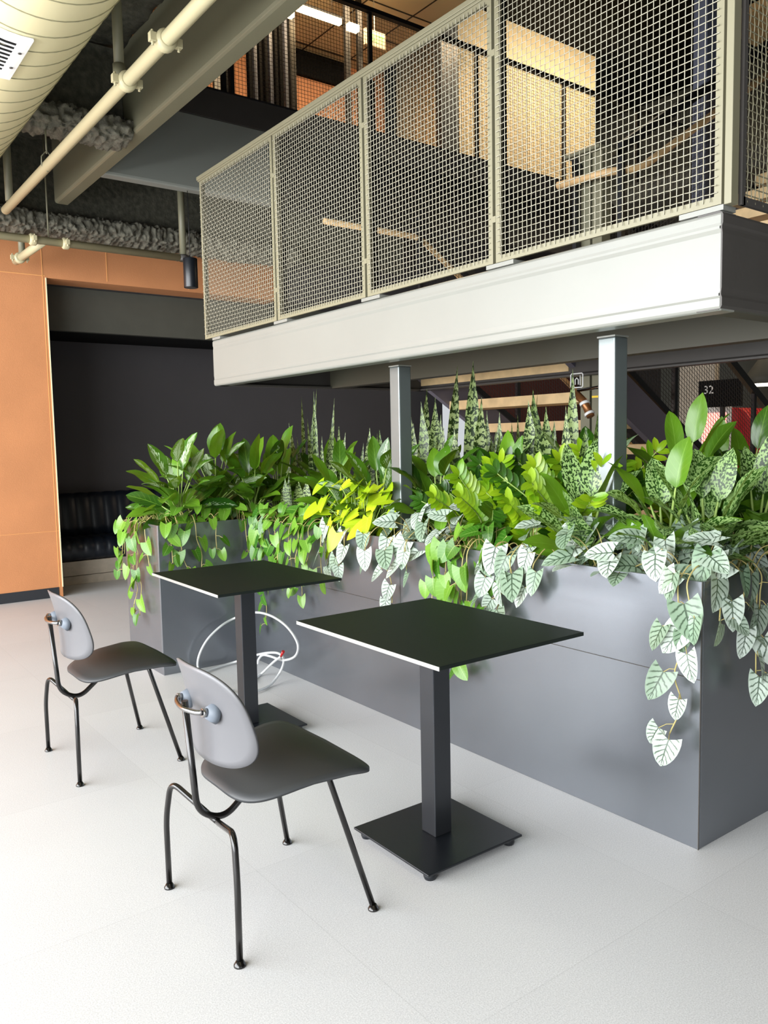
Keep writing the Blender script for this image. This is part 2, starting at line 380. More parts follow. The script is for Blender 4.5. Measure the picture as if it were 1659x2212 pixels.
# grille on the lower left of the duct
gr = MB(); sl = MB(); bl = MB(); q0, q1 = math.radians(196), math.radians(262)
def dp(q, y, r): return (cx+r*math.cos(q), y, cz+r*math.sin(q))
def patch(mb, qa, qb, ya, yb, r0_, r1_, n=12):
    k = 0; vs = []
    for i in range(n+1):
        q = qa+(qb-qa)*i/n
        vs += [dp(q, ya, r0_), dp(q, yb, r0_), dp(q, yb, r1_), dp(q, ya, r1_)]
    fs = []
    for i in range(n):
        a = 4*i; b = a+4
        fs += [(a, a+1, b+1, b), (a+1, a+2, b+2, b+1), (a+2, a+3, b+3, b+2), (a+3, a, b, b+3)]
    fs += [(0, 3, 2, 1), (4*n, 4*n+1, 4*n+2, 4*n+3)]
    mb.add(vs, fs)
GY0, GY1 = 3.43, 3.84
QE = math.radians(274.6); QS = math.radians(200)
patch(gr, QS, QE, GY0, GY0+.05, R_D+.002, R_D+.012); patch(gr, QS, QE, GY1-.05, GY1, R_D+.002, R_D+.012)
patch(gr, QE-.11, QE, GY0+.05, GY1-.05, R_D+.002, R_D+.012, 3)
patch(bl, QS, QE-.11, GY0+.05, GY1-.05, R_D+.001, R_D+.003)
for i in range(9):
    y = GY0+.058+i*.036; patch(sl, QS, QE-.11, y, y+.006, R_D+.003, R_D+.008)
go = local(gr, du).build('vent_grille', M_white, du); 
local(bl, du).build('vent_opening', M_black, du)
o = local(sl, du).build('slats', M_white, go)
for y in (GY0+.13, GY1-.13): local(MB().cyl(dp(QE-.055, y, R_D+.011), (math.cos(QE-.055), 0, math.sin(QE-.055)), .007, .004, 12), du).build('screw', M_dsteel, go)

def coupling(mb, c, ax, r):
    c = np.array(c, float); a = np.array(ax, float)
    mb.tube([c-a*.028, c-a*.02, c-a*.012, c+a*.012, c+a*.02, c+a*.028], [r+.004, r+.013, r+.015, r+.015, r+.013, r+.004], 18)
    s_ = np.cross(a, (0, 0, 1.0)); s_ = s_/np.linalg.norm(s_) if np.linalg.norm(s_) > .1 else np.array([1.0, 0, 0])
    for sg in (-1, 1):
        q = c+s_*sg*(r+.026)
        mb.box(q[0]-.014, q[0]+.014, q[1]-.014, q[1]+.014, q[2]-.018, q[2]+.018)
        mb.tube([q+np.array([0, 0, -.032]), q+np.array([0, 0, .03])], .006, 8)
p1 = thing('sprinkler_pipe', 'long cream sprinkler pipe hung diagonally below the grey green channel', 'pipe', (1.40, 3.5, 3.02))
XP, ZP = 1.40, 3.02
local(MB().tube([(XP, -1, ZP), (XP, 6.25, ZP)], .030, 20), p1).build('pipe', M_pipe, p1)
def add_coupling(c, ax, r, par, m):
    cp = MB(); coupling(cp, c, ax, r); local(cp, par).build('coupling', m, par, bevel=.002)
for y in (3.32, 3.78): add_coupling((XP, y, ZP), (0, 1.0, 0), .03, p1, M_pipe)
local(MB().tube([(XP+.01, 3.9, ZP+.04), (XP+.01, 3.9, 3.84)], .024, 16).tube([(XP+.01, 3.9, ZP+.03), (XP+.01, 3.9, ZP+.12)], .03, 16), p1).build('riser', M_steel2, p1)
local(MB().tube([(XP-.0, 5.15, ZP+.07), (XP, 5.15, 3.3)], .005, 6).tube([(XP-.032, 5.15, ZP), (XP-.03, 5.15, ZP+.05), (XP, 5.15, ZP+.09), (XP+.03, 5.15, ZP+.05), (XP+.032, 5.15, ZP), (XP, 5.15, ZP-.033), (XP-.032, 5.15, ZP)], .004, 6), p1).build('hanger', M_steel2, p1)
local(MB().tube([(XP-.0, 6.12, ZP+.03), (XP, 6.12, 3.84)], .027, 14), p1).build('riser', M_steel2, p1)
p2 = thing('branch_pipe', 'grey pipe running level in front of the orange wall header', 'pipe', (1.6, 6.6, 2.93))
ZB = 2.925
local(MB().tube([(-3.5, 6.6, ZB), (2.86, 6.6, ZB)], .030, 18), p2).build('pipe', M_pipe, p2)
add_coupling((1.66, 6.6, ZB), (1.0, 0, 0), .03, p2, M_pipe); add_coupling((1.90, 6.6, ZB), (1.0, 0, 0), .03, p2, M_pipe); add_coupling((1.70, 7.2, ZB-.02), (0, 1.0, 0), .03, p2, M_pipe)
local(MB().tube([(1.74, 6.6, ZB), (1.70, 7.34, ZB-.02)], .032, 18), p2).build('stub', M_pipe, p2)
local(MB().tube([(1.70, 7.12, ZB), (1.70, 7.12, 3.15)], .026, 14), p2).build('riser', M_steel2, p2)
local(MB().tube([(1.78, 6.62, ZB), (1.78, 6.62, 3.8)], .006, 6), p2).build('hanger', M_steel2, p2)
p3 = thing('drop_pipe', 'grey vertical pipe dropping beside the wire guard at its left end', 'pipe', (2.83, 6.6, 2.93))
local(MB().tube(fillet([(2.86, 6.6, 3.8), (2.86, 6.6, 2.9)], .05), .028, 16), p3).build('pipe', M_steel2, p3)
add_coupling((2.86, 6.6, ZB), (0, 0, 1.0), .028, p3, M_dsteel)
local(MB().cyl((2.86, 6.6, 3.5), (0, 0, 1), .034, .03, 16), p3).build('collar', M_dsteel, p3)
pe = thing('pendant_light', 'small black cylinder pendant on a thin cable left of the wire guard', 'lamp', tuple(at(413, 622, 'y', 5.955)))
MB().cyl((0, 0, 0), (0, 0, 1), .0535, .222, 32).build('shade', M_blackmetal, pe, bevel=.004)
MB().tube([(0, 0, .222), (0, 0, 3.285-pe.location[2])], .003, 6).build('cable', M_meshd, pe)
MB().cyl((0, 0, -.001), (0, 0, 1), .043, .002, 24).build('diffuser', M_dsteel, pe)

# ------------------------------------------------------------------ booth bench in the alcove
be = thing('banquette', 'black channel-tufted bench on an oak plinth inside the dark alcove', 'bench', (4.2, 8.3, 0))
local(MB().box(1.995, 6.8, 8.14, 8.6, .0, .085).box(1.995, 6.8, 8.12, 8.6, .092, .232), be).build('plinth', M_oak, be, bevel=.002)
def tufted(x0, x1, n, sec):
    mb = MB(); k = 6; vs = []; c = len(sec)
    for i in range(n*k+1):
        t = i/k; x = x0+(x1-x0)*i/(n*k); d = abs(math.sin(PI*(t % 1)))**.6 if i % k else 0
        for (y, z, ny, nz) in sec: vs.append((x, y+ny*d*.018, z+nz*d*.018))
    fs = [(i*c+j, i*c+j+1, (i+1)*c+j+1, (i+1)*c+j) for i in range(n*k) for j in range(c-1)]
    return mb.add(vs, fs, True)
sec = [(8.55, .24, 0, 0), (8.12, .24, -.2, 0), (8.09, .28, -1, 0), (8.085, .36, -1, 0), (8.10, .41, -.8, .5), (8.15, .435, 0, 1), (8.4, .44, 0, 1), (8.55, .43, 0, .4)]
local(tufted(2.0, 6.8, 42, sec), be).build('seat_cushion', M_seatblue, be)
sec = [(8.74, .40, 0, 0), (8.52, .42, -1, 0), (8.52, .55, -1, 0), (8.55, .72, -1, 0), (8.57, .82, -1, .2), (8.60, .865, -.4, .7), (8.66, .87, 0, .5), (8.74, .86, 0, 0)]
local(tufted(2.0, 6.8, 34, sec), be).build('back_cushion', M_seatblue, be)
t3 = thing('booth_table', 'thin black table edge in front of the alcove bench, behind the vines', 'table', (3.5, 7.7, 0))
MB().box(-.36, .4, -.3, .3, .72, .735).build('table_top', M_blacktop, t3, bevel=.002)
MB().box(-.03, .03, -.03, .03, .01, .72).build('column', M_blackmetal, t3)
MB().box(-.2, .2, -.2, .2, 0, .012).build('base_plate', M_blackmetal, t3)

# ------------------------------------------------------------------ woven wire guard on the landing
def woven(P0, U, V, Nn, w, h, pitch, r, amp, n=4, seg=2):
    """crimped wires filling a w x h rectangle"""
    P0, U, V, Nn = [np.array(a, float) for a in (P0, U, V, Nn)]; mb = MB()
    nu_, nv_ = int(round(w/pitch)), int(round(h/pitch)); pu = w/nu_; pv = h/nv_
    for i in range(1, nu_):
        pts = []
        for j in range(nv_*seg+1):
            s = j/seg; ph = math.sin(PI*(s+.5))*(-1)**i if False else math.cos(PI*s)*(-1)**i
            pts.append(P0+U*pu*i+V*pv*s+Nn*ph*amp+U*ph*amp*.75)
        mb.tube(pts, r, n, cap=False)
    for j in range(1, nv_):
        pts = []
        for i in range(nu_*seg+1):
            s = i/seg; ph = -math.cos(PI*s)*(-1)**j
            pts.append(P0+V*pv*j+U*pu*s+Nn*ph*amp+V*ph*amp*.6)
        mb.tube(pts, r, n, cap=False)
    return mb
gd = thing('wire_guard', 'pale woven wire guard standing along the landing edge above the beam', 'guard rail', (2.335, 3.2, 2.03))
ZG0, ZG1 = 2.050, 3.066
YP = [(1.392, 2.350), (2.366, 3.222), (3.240, 4.096), (4.112, 5.075)]
for k, (ya, yb) in enumerate(YP):
    f = MB(); x0, x1 = 2.331, 2.343
    f.box(x0, x1, ya, yb, ZG0, ZG0+.026).box(x0, x1, ya, yb, ZG1-.022, ZG1).box(x0, x1, ya, ya+.024, ZG0+.026, ZG1-.022).box(x0, x1, yb-.024, yb, ZG0+.026, ZG1-.022)
    f.box(x1, 2.368, ya, ya+.005, ZG0, ZG1).box(x1, 2.368, yb-.005, yb, ZG0, ZG1)
    fo = local(f, gd).build('panel_frame', M_frame, gd)
    wv = woven((2.326, ya+.012, ZG0+.012), (0, 1, 0), (0, 0, 1), (1, 0, 0), yb-ya-.024, ZG1-ZG0-.024, 0.0229, .0017, .0026)
    local(wv, gd).build('wire_mesh', M_mesh, fo)
po = [1.385-.010, 2.358, 3.231, 4.104]
for y in po[1:]:
    local(MB().box(2.36, 2.40, y-.0055, y+.0055, 2.05, 3.066), gd).build('mullion', M_black, gd)
    for z in (2.22, 2.85): local(MB().box(2.330, 2.345, y-.009, y+.009, z-.012, z+.012), gd).build('clip', M_frame, gd)
local(MB().box(2.331, 2.37, 1.360, 1.384, 2.046, 3.066), gd).build('corner_post', M_frame, gd, bevel=.002)
for y in (1.46, 2.33, 3.20, 4.07, 4.925): local(MB().box(2.331, 2.40, y-.075, y+.075 if y < 4.9 else y+.04, 2.032, 2.048), gd).build('foot_plate', M_steel, gd)
local(MB().box(2.322, 2.374, 1.35, 5.10, 3.078, 3.10).box(2.326, 2.366, 1.352, 5.09, 3.067, 3.078), gd).build('cap_rail', M_frame, gd, bevel=.002)
# return panel along the dark end channel
f = MB(); f.box(2.39, 2.41, 1.36, 1.372, 2.05, 3.066).box(4.09, 4.1, 1.36, 1.372, 2.05, 3.066).box(2.40, 4.1, 1.36, 1.372, 2.05, 2.075).box(2.40, 4.1, 1.36, 1.372, 3.04, 3.066)
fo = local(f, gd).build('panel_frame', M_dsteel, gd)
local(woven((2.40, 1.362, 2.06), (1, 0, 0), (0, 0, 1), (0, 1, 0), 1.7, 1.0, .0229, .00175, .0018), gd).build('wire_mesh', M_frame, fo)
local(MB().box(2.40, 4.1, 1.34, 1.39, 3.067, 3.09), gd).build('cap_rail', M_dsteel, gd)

def plain_mesh(P0, U, V, w, h, p, t, mb=None):
    mb = mb or MB(); P0, U, V = [np.array(a, float) for a in (P0, U, V)]
    for i in range(1, int(w/p)):
        mb.tube([P0+U*p*i, P0+U*p*i+V*h], t, 4, False, False)
    for j in range(1, int(h/p)):
        mb.tube([P0+V*p*j, P0+V*p*j+U*w], t, 4, False, False)
    return mb
ug = thing('upper_wire_guard', 'black wire mesh guard on the upper floor edge', 'guard rail', (4.5, 5.92, 4.05))
local(plain_mesh((2.0, 5.91, 4.06), (1, 0, 0), (0, 0, 1), 7.4, .99, .030, .0017), ug).build('wire_mesh', M_meshd, ug)
local(MB().box(2.0, 9.4, 5.885, 5.935, 5.045, 5.08), ug).build('top_rail', M_meshd, ug)
for x in (2.95, 3.02, 4.36, 5.62, 6.88, 8.14, 9.38): local(MB().box(x-.018, x+.018, 5.90, 5.93, 4.05, 5.05), ug).build('post', M_meshd, ug)

# ------------------------------------------------------------------ staircase
SL = .62
st = thing('staircase', 'steel stair with maple treads behind the planter landing', 'staircase', (5.5, 3.2, 0))
def flight(x0, z0, dz, ya, yb, nm):
    n = 11; run = 3.25/n; rise = 2.03/n*dz
    for k in range(n):
        x = x0+run*k; z = z0+rise*(k+ (1 if dz > 0 else 1))
        if dz < 0 and k == n-1: break
        local(MB().box(x-.02, x+run, ya+.05, yb-.05, z-.07, z), st).build('tread', M_wood, st)
    for y in (ya, yb-.05):
        a = z0+(.05 if dz > 0 else 0.05); e = 3.25*SL*dz
        prof = [(x0-.05, a-.26), (x0+3.3, a+e-.26), (x0+3.3, a+e+.03), (x0-.05, a+.03)]
        local(MB().prism(prof, 'y', y, y+.05), st).build('stringer', M_purple, st)
    for y, side in ((ya+.02, 0), (yb-.02, 1)):
        mb = MB()
        a = z0+.12; e = SL*dz
        P0 = np.array([x0, y, a]); U = np.array([1, 0, e]); 
        plain_mesh(P0, U, (0, 0, 1), 3.25, .86, .032, .0016, mb)
        local(mb, st).build('guard_mesh', M_meshd, st)
        r_ = MB().prism([(x0, a+.86), (x0+3.25, a+.86+3.25*e), (x0+3.25, a+.93+3.25*e), (x0, a+.93)], 'y', y-.02, y+.02)
        r_.prism([(x0, a-.03), (x0+3.25, a-.03+3.25*e), (x0+3.25, a+.02+3.25*e), (x0, a+.02)], 'y', y-.015, y+.015)
        for xx in (0, 1.08, 2.16, 3.2): r_.box(x0+xx, x0+xx+.035, y-.015, y+.015, a+xx*e-.1, a+.9+xx*e)
        local(r_, st).build('guard_frame', M_blackmetal, st)
flight(4.1, 2.03, -1, 3.42, 5.0, 'down')
flight(4.1, 2.03, 1, 1.45, 3.12, 'up')
hr = MB()
hr.tube(fillet([(4.04, 3.52, 2.93), (4.085, 3.17, 2.93), (4.25, 3.06, 2.95), (7.2, 3.06, 2.95+SL*2.95)], .08), .024, 10)
hr.tube(fillet([(3.25, 5.0, 2.93), (4.13, 5.0, 2.93), (6.9, 5.0, 2.93-SL*2.77)], .08), .022, 10)
hr.tube(fillet([(4.3, 1.52, 2.98), (7.2, 1.52, 2.95+SL*2.95)], .08), .022, 10)
local(hr, st).build('handrail', M_rail, st)
for y in (3.31, 3.40):
    local(MB().box(4.16, 4.24, y-.036, y+.036, 0.0, 3.10), st).build('newel_post', M_steel2, st)
local(MB().box(4.1, 4.3, 3.25, 3.52, 3.10, 3.12), st).build('newel_cap', M_steel2, st)
tag(MB().box(-.06, .06, -.05, .05, 0, 4.5).build('stair_column', M_bluegrey, loc=(5.2, 3.24, 2.05)), 'blue grey column rising beside the upper stair flight', 'column')
bd = MB()
bd.box(7.3, 9.6, 7.80, 7.86, .6, 2.4)
tag(bd.build('russet_screen_board', M_redmesh), 'russet board seen between the stair treads', 'board')
cb = thing('wall_cabinet', 'pale slatted wall section behind the stair mesh', 'panel', (9.6, 5.6, 0))
local(MB().box(9.55, 9.65, 5.75, 6.25, .0, 3.0), cb).build('panel', M_oak, cb)

# ------------------------------------------------------------------ things beyond the stair
q = at(1552, 900, 'x', 8.2)
km = thing('vending_kiosk', 'red kiosk with a bright screen behind the stair mesh', 'kiosk', (8.2, q[1], 0))
k_ = MB(); pf = []
for i in range(24):
    a = 2*PI*i/24; pf.append((-.03+.40*abs(math.cos(a))**.5*math.copysign(1, math.cos(a)), .86+.78*abs(math.sin(a))**.55*math.copysign(1, math.sin(a))))
k_.prism(pf, 'x', 0, .6); k_.box(.05, .55, -.36, .36, 0, .4)
k_.build('body', M_red, km, bevel=.01)
MB().box(-.02, 0, -.16, .23, 1.15, 1.66).build('bezel', M_white, km, bevel=.01)
MB().box(-.026, -.018, -.10, .18, 1.26, 1.58).build('screen', M_screen, km)
q = at(1550, 850, 'x', 7.9)
ds = thing('number_sign', 'dark sign with two white digits above the red kiosk', 'sign', (7.9, q[1], q[2]))
MB().box(0, .03, -.26, .22, -.14, .14).build('board', M_black, ds)
MB().box(.03, .07, -.05, -.01, -q[2], .1).build('post', M_meshd, ds)
text_mesh('digits', '32', .12, M_white, ds, (-.006, .1, .04), (PI/2, 0, -PI/2))
tag(MB().box(9.3, 9.34, 4.2, 5.0, 2.2, 2.7).build('beige_soffit_panel', M_beige), 'beige panel at the right edge under the landing', 'panel')
q = at(1655, 822, 'x', 7.0)
dl = thing('dome_pendant', 'olive dome pendant lamp with a bright disc at the right edge', 'lamp', (7.0, q[1], q[2]-.03))
MB().tube([(0, 0, .0), (0, 0, .07), (0, 0, .2), (0, 0, .27)], [.19, .17, .08, .03], 28).build('shade', M_dark2, dl)
MB().cyl((0, 0, -.012), (0, 0, 1), .15, .01, 24).build('diffuser', M_glowwhite, dl)
MB().tube([(0, 0, .27), (0, 0, 1.9)], .004, 6).build('cord', M_meshd, dl)
# plumbing under the landing
q = at(1246, 822, 'x', 3.9)
vb = thing('valve_bracket', 'white outlined square pipe bracket under the landing', 'bracket', (3.9, q[1], q[2]))
sq = [(-.04, -.042), (.04, -.042), (.046, -.036), (.046, .036), (.04, .042), (-.04, .042), (-.046, .036), (-.046, -.036), (-.04, -.042)]
MB().tube([(0, a, b) for a, b in sq], .004, 6).build('ring', M_white, vb)
MB().tube([(0, .012, -.025), (0, .012, .005), (0, 0, .016), (0, -.012, .005), (0, -.012, -.025)], .0035, 6).tube([(0, .026, -.03), (0, .026, .02)], .003, 6).tube([(0, -.026, -.03), (0, -.026, .03)], .003, 6).build('hook', M_white, vb)
q = at(1262, 868, 'x', 3.9)
va = thing('drain_valve', 'brown pipe valve with white bands and a yellow lever under the landing', 'valve', (3.9, q[1], q[2]))
MB().tube([(0, .06, .05), (0, 0, 0), (0, -.05, -.09)], .024, 14).build('body', M_brass, va)
MB().tube([(0, .0, -.002), (0, -.008, -.018)], .031, 14).tube([(0, -.036, -.066), (0, -.044, -.08)], .031, 14).build('band', M_white, va)
MB().tube([(0, .05, .07), (0, -.26, .09)], .010, 10).build('pipe', M_chrome, va)
MB().box(-.004, .004, -.26, -.06, .02, .032).build('lever', M_yellow, va)

# ------------------------------------------------------------------ upper floor things
la = thing('linear_pendant', 'glowing warm linear lamp under the upper floor ceiling', 'lamp', (4.5, 7.0, 5.5))
MB().box(-.28, .30, -.025, .025, 0, .05).build('diffuser', M_lampglow, la)
MB().box(-.3, .32, -.03, .03, .05, .07).build('housing', M_meshd, la)
MB().tube([(-.2, 0, .07), (-.2, 0, .48)], .003, 5).tube([(.2, 0, .07), (.2, 0, .48)], .003, 5).build('wires', M_meshd, la)
for px, py, lb in ((621, 28, 'short warm lamp left of the linear lamp, beside the dark column'), (762, 60, 'short warm lamp right of the linear lamp, past the mullion')):
    q = at(px, py, 'y', 7.0); l2 = thing('short_pendant', lb, 'lamp', tuple(q))
    MB().box(-.06, .06, -.03, .03, -.03, .03).build('diffuser', M_lampglow, l2)
    MB().tube([(0, 0, .03), (0, 0, 5.98-q[2])], .003, 5).build('wire', M_meshd, l2)
def upper_col(px0, px1, name, lab, cat, m, y=7.6, z1=6.0, d=.12, z0=4.031):
    a, b = at(px0, 150, 'y', y)[0], at(px1, 150, 'y', y)[0]
    o = MB().box(-(b-a)/2, (b-a)/2, 0, d, 0, z1-z0).build(name, m, loc=((a+b)/2, y, z0)); tag(o, lab, cat); return o
sp_ = thing('slatted_screen', 'dark vertical slat screen on the upper floor, left of the glowing lamp', 'screen', (at(587, 150, 'y', 7.3)[0], 7.3, 4.031))
for k in range(9): MB().box(-.25+k*.058, -.25+k*.058+.032, 0, .06, 0, 1.95).build('slat', M_bluegrey if k % 3 == 1 else M_black, sp_)
upper_col(486, 500, 'door_frame_post', 'black frame post on the upper floor near the big channel', 'frame', M_meshd)
upper_col(462, 486, 'pale_door_leaf', 'pale blue white door leaf on the upper floor beside a black frame post', 'door leaf', M_white, y=7.62, d=.04)
upper_col(628, 640, 'glazing_post', 'thin black glazing post right of the slatted screen', 'frame', M_meshd, y=7.2, d=.04)
upper_col(748, 758, 'glazing_post', 'black glazing post right of the long glowing lamp', 'frame', M_meshd, y=7.2, d=.04)
upper_col(775, 784, 'glazing_post', 'black glazing post left of the green sign', 'frame', M_meshd, y=7.2, d=.04)
upper_col(955, 990, 'black_column', 'black column on the upper floor seen through the third wire panel', 'column', M_meshd, y=7.2, z1=6.6)
tag(MB().box(0, .78, 0, .06, 0, .33).build('dark_header', M_black, loc=(5.14, 8.54, 5.70)), 'dark header panel below the glowing linear lamp', 'panel')
q = at(811, 84, 'y', 7.1)
ex = thing('exit_sign', 'green exit sign hanging on the upper floor behind black mesh', 'sign', tuple(q))
MB().box(-.13, .13, 0, .03, -.08, .08).build('housing', M_tilec, ex)
text_mesh('letters', 'EXIT', .11, M_exit, ex, (0, -.004, 0), (PI/2, 0, 0))
MB().tube([(0, .015, .08), (0, .015, 5.98-q[2])], .005, 6).build('stem', M_white, ex)
tag(MB().box(-.12, .12, -2.5, 3, 0, .32).build('ceiling_girder', M_black, loc=(6.75, 6.5, 6.3)), 'black girder under the upper ceiling at the top edge', 'girder')
tag(MB().box(0, 2.6, -3.5, 0, 0, .1).build('timber_ceiling_panel', M_wood, loc=(9.75, 5.9, 6.4)), 'timber ceiling panel glimpsed at the top right corner', 'panel')

# ------------------------------------------------------------------ planter
pl = thing('planter_box', 'long graphite sheet-metal planter box filled with foliage', 'planter', (2.9, 3.0, 0))
mb = MB(); X0, X1, Y0, Y1, H, t = 2.328, 3.62, 1.434, 4.53, .890, .012
mb.box(X0, X0+t, Y0, Y1, .0, H).box(X0+t, X1, Y0, Y0+t, .0, H).box(X1, X1+t, Y0, Y1+.55, 0, H)
local(mb, pl).build('long_box', M_planter, pl, bevel=.0015)
mb = MB(); xa = 1.738
mb.box(xa, X0+.3, Y1, Y1+t, 0, H).box(xa, xa+t, Y1+t, Y1+.56, 0, H).box(xa+t, X1, Y1+.56-t, Y1+.56, 0, H)
local(mb, pl).build('return_box', M_planter, pl, bevel=.0015)
sm = MB(); sm.box(X0-.0012, X0, Y0, Y1, .568, .5705).box(X0-.0012, X0, 3.001, 3.0035, .57, H-.004)
sm.box(X0-.0014, X0+.002, Y0-.0014, Y0+.001, 0, H)
local(sm, pl).build('panel_seam', M_dsteel, pl)
so = MB(); so.box(X0+t, X1, Y0+t, Y1+.5, .74, .81).box(xa+t, X0+t, Y1+t, Y1+.54, .74, .81)
tag(so.build('potting_soil', M_soil), 'dark potting soil inside the planter', 'soil', kind='stuff')

# ------------------------------------------------------------------ tables
def make_table(lab, loc, rz, first=None):
    if first is None:
        t = thing('cafe_table', lab, 'table')
        MB().box(-.3025, .3025, -.378, .378, .729, .741).build('table_top', M_blacktop, t, bevel=.0015)
        MB().box(-.3035, -.3015, -.379, .379, .7285, .7405).build('edge_sheen', M_topedge, t)  # pale strip on the window side only, a painted reflection
        MB().box(-.16, .16, -.16, .16, .722, .729).build('mounting_plate', M_blackmetal, t)
        MB().box(-.036, .036, -.036, .036, .034, .722).build('column', M_colpaint, t, bevel=.003)
        MB().box(-.205, .205, -.2, .2, .026, .034).build('base_plate', M_blackmetal, t, bevel=.002)
        for a in (-1, 1):
            for b in (-1, 1): MB().tube([(a*.172, b*.168, 0), (a*.172, b*.168, .008), (a*.172, b*.168, .018), (a*.172, b*.168, .026)], [.018, .021, .021, .014], 16).build('foot', M_blackmetal, t)
    else:
        t = first.copy(); COL.objects.link(t); t['label'] = lab
        for c in list(first.children):
            d = c.copy(); COL.objects.link(d); d.parent = t
    t['group'] = 'black cafe tables'; t.location = loc; t.rotation_euler = (0, 0, rz); return t
T1 = make_table('nearer square-based black cafe table beside the front chair', (1.706, 2.022, 0), 0)
T2 = make_table('further black cafe table standing by the flexible conduit', (1.712, 3.405, 0), -.015, T1)

# ------------------------------------------------------------------ chairs  (local frame: faces +x, origin on floor at centre)
def shell(cx_, cz_, hw, hh, n, fpos, thick, rings=9, seg=96, taper=0.0, n2=None):
    mb = MB(); vs = []
    for side in (0, 1):
        for k in range(rings+1):
            rr = k/rings
            for i in range(seg):
                a = 2*PI*i/seg; c, s = math.cos(a), math.sin(a)
                n_ = n2 if (n2 and c > 0) else n; p = rr*math.copysign(abs(c)**(2/n_), c); q = rr*math.copysign(abs(s)**(2/n_), s)
                vs.append(np.array(fpos(p*hw*(1+taper*q), q*hh)) + (np.array(thick) if side else 0))
    st_ = (rings+1)*seg; fs = []
    for side in (0, 1):
        for k in range(rings):
            for i in range(seg):
                a, b = k*seg+i, k*seg+(i+1) % seg; f = (a, b, b+seg, a+seg)
                f = tuple(x+side*st_ for x in f); fs.append(f if side == 0 else f[::-1])
    for i in range(seg):
        a, b = rings*seg+i, rings*seg+(i+1) % seg; fs.append((a, b, b+st_, a+st_))
    return mb.add(vs, fs, True)
def make_chair(lab, loc, rz, first=None):
    if first is not None:
        t = first.copy(); COL.objects.link(t); t['label'] = lab
        for c in list(first.children):
            d = c.copy(); COL.objects.link(d); d.parent = t
            for g in c.children:
                e = g.copy(); COL.objects.link(e); e.parent = d
        t.location = loc; t.rotation_euler = (0, 0, rz); return t
    t = thing('side_chair', lab, 'chair', group='charcoal moulded chairs')
    # origin corresponds to world x 1.08
    def seatf(p, q):     # p along x, q along y
        y = q*(1+.178*p/.1856)
        return (.04+p, y, .4448+.1059*p-.8666*p*p-.3034*y*y+.976*p*y*y)
    s = shell(0, 0, .1856, .2312, 3.7, seatf, (0, 0, -.009), n2=10)
    s.build('seat', M_seat, t)
    def backf(p, q):     # p along y, q along z
        y = p*(1-.1128*q/.1395)
        return (-.1853+1.2189*y*y-.1403*q-.6577*q*q-.8645*y*y*q, y, .6164+q)
    vs_b = shell(0, 0, .2064, .1395, 3.25, backf, (.008, 0, 0)); vs_b.build('backrest', M_back, t)
    r = .0088
    MB().tube(fillet([(.13, 0, .428), (.03, 0, .410), (-.125, 0, .285), (-.205, 0, .33), (-.228, 0, .655)], .075, 8), r+.0008, 14).build('spine', M_chairtube, t)
    for sg in (-1, 1):
        l = MB().tube(fillet([(-.145, 0, .283), (-.150, sg*.02, .288), (-.196, sg*.212, .346), (-.205, sg*.240, .22), (-.205, sg*.237, .006)], .045, 8), r, 14).build('leg', M_chairtube, t)
        MB().tube([(-.205, sg*.237, 0), (-.205, sg*.237, .004), (-.205, sg*.237, .007), (-.205, sg*.237, .016)], [.0165, .0165, .014, .009], 18).build('foot', M_chairtube, l)
        l = MB().tube(fillet([(.07, sg*.02, .428), (.118, sg*.170, .420), (.218, sg*.248, .008)], .03, 6), r, 14).build('leg', M_chairtube, t)
        MB().tube([(.218, sg*.249, 0), (.218, sg*.249, .004), (.218, sg*.249, .007), (.218, sg*.249, .016)], [.0165, .0165, .014, .009], 18).build('foot', M_chairtube, l)
    br = MB().tube(smooth_path([(-.212, .083, .640), (-.226, .06, .638), (-.236, 0, .637), (-.226, -.06, .638), (-.212, -.083, .640)], 5), .0075, 10).build('bracket', M_chrome, t)
    for sg in (-1, 1):
        MB().tube([(-.176, sg*.085, .632), (-.190, sg*.085, .635), (-.203, sg*.085, .638)], [.031, .024, .016], 22).build('rubber_mount', M_rubber, t)
        b_ = MB().tube([(-.203, sg*.085, .638), (-.216, sg*.085, .640)], .0125, 18).build('washer', M_chrome, t)
        MB().tube([(-.216, sg*.085, .640), (-.220, sg*.085, .641)], .007, 6).build('bolt', M_blackmetal, b_)
    t.location = loc; t.rotation_euler = (0, 0, rz); return t
C1 = make_chair('front charcoal moulded chair with thin black legs, nearest the viewer', (1.080, 2.078, 0), 0)
C2 = make_chair('rear charcoal moulded chair with thin black legs, next to the further table', (1.088, 3.500, 0), 0.0, C1)

# ------------------------------------------------------------------ flexible conduit behind the further table
def cpt(px, py, X=2.2):
    p = at(px, py, 'x', X)
    if p[1] > 4.46: p = at(px, py, 'y', 4.46)
    return p if p[2] > .012 else at(px, py, 'z', .012)
cn = thing('flexible_conduit', 'loops of silver flexible conduit on the floor by the planter, behind the further table', 'cable', (2.15, 4.0, 0))
c1 = [cpt(505, 1492), cpt(455, 1488), cpt(430, 1450), cpt(429, 1420), cpt(447, 1383), cpt(478, 1352), cpt(510, 1334), cpt(548, 1323), cpt(585, 1330), cpt(620, 1354), cpt(643, 1390), cpt(638, 1417), cpt(612, 1426), cpt(585, 1418), cpt(568, 1415), cpt(559, 1424), cpt(557, 1434)]
c2 = [cpt(432, 1455), cpt(470, 1441), cpt(510, 1429), cpt(550, 1416), cpt(580, 1410), cpt(603, 1412), cpt(613, 1427), cpt(605, 1452), cpt(585, 1478), cpt(555, 1493), cpt(500, 1503)]
c3 = [cpt(607, 1418, 2.17), cpt(590, 1431, 2.17), cpt(565, 1455), cpt(540, 1474), cpt(520, 1480)]
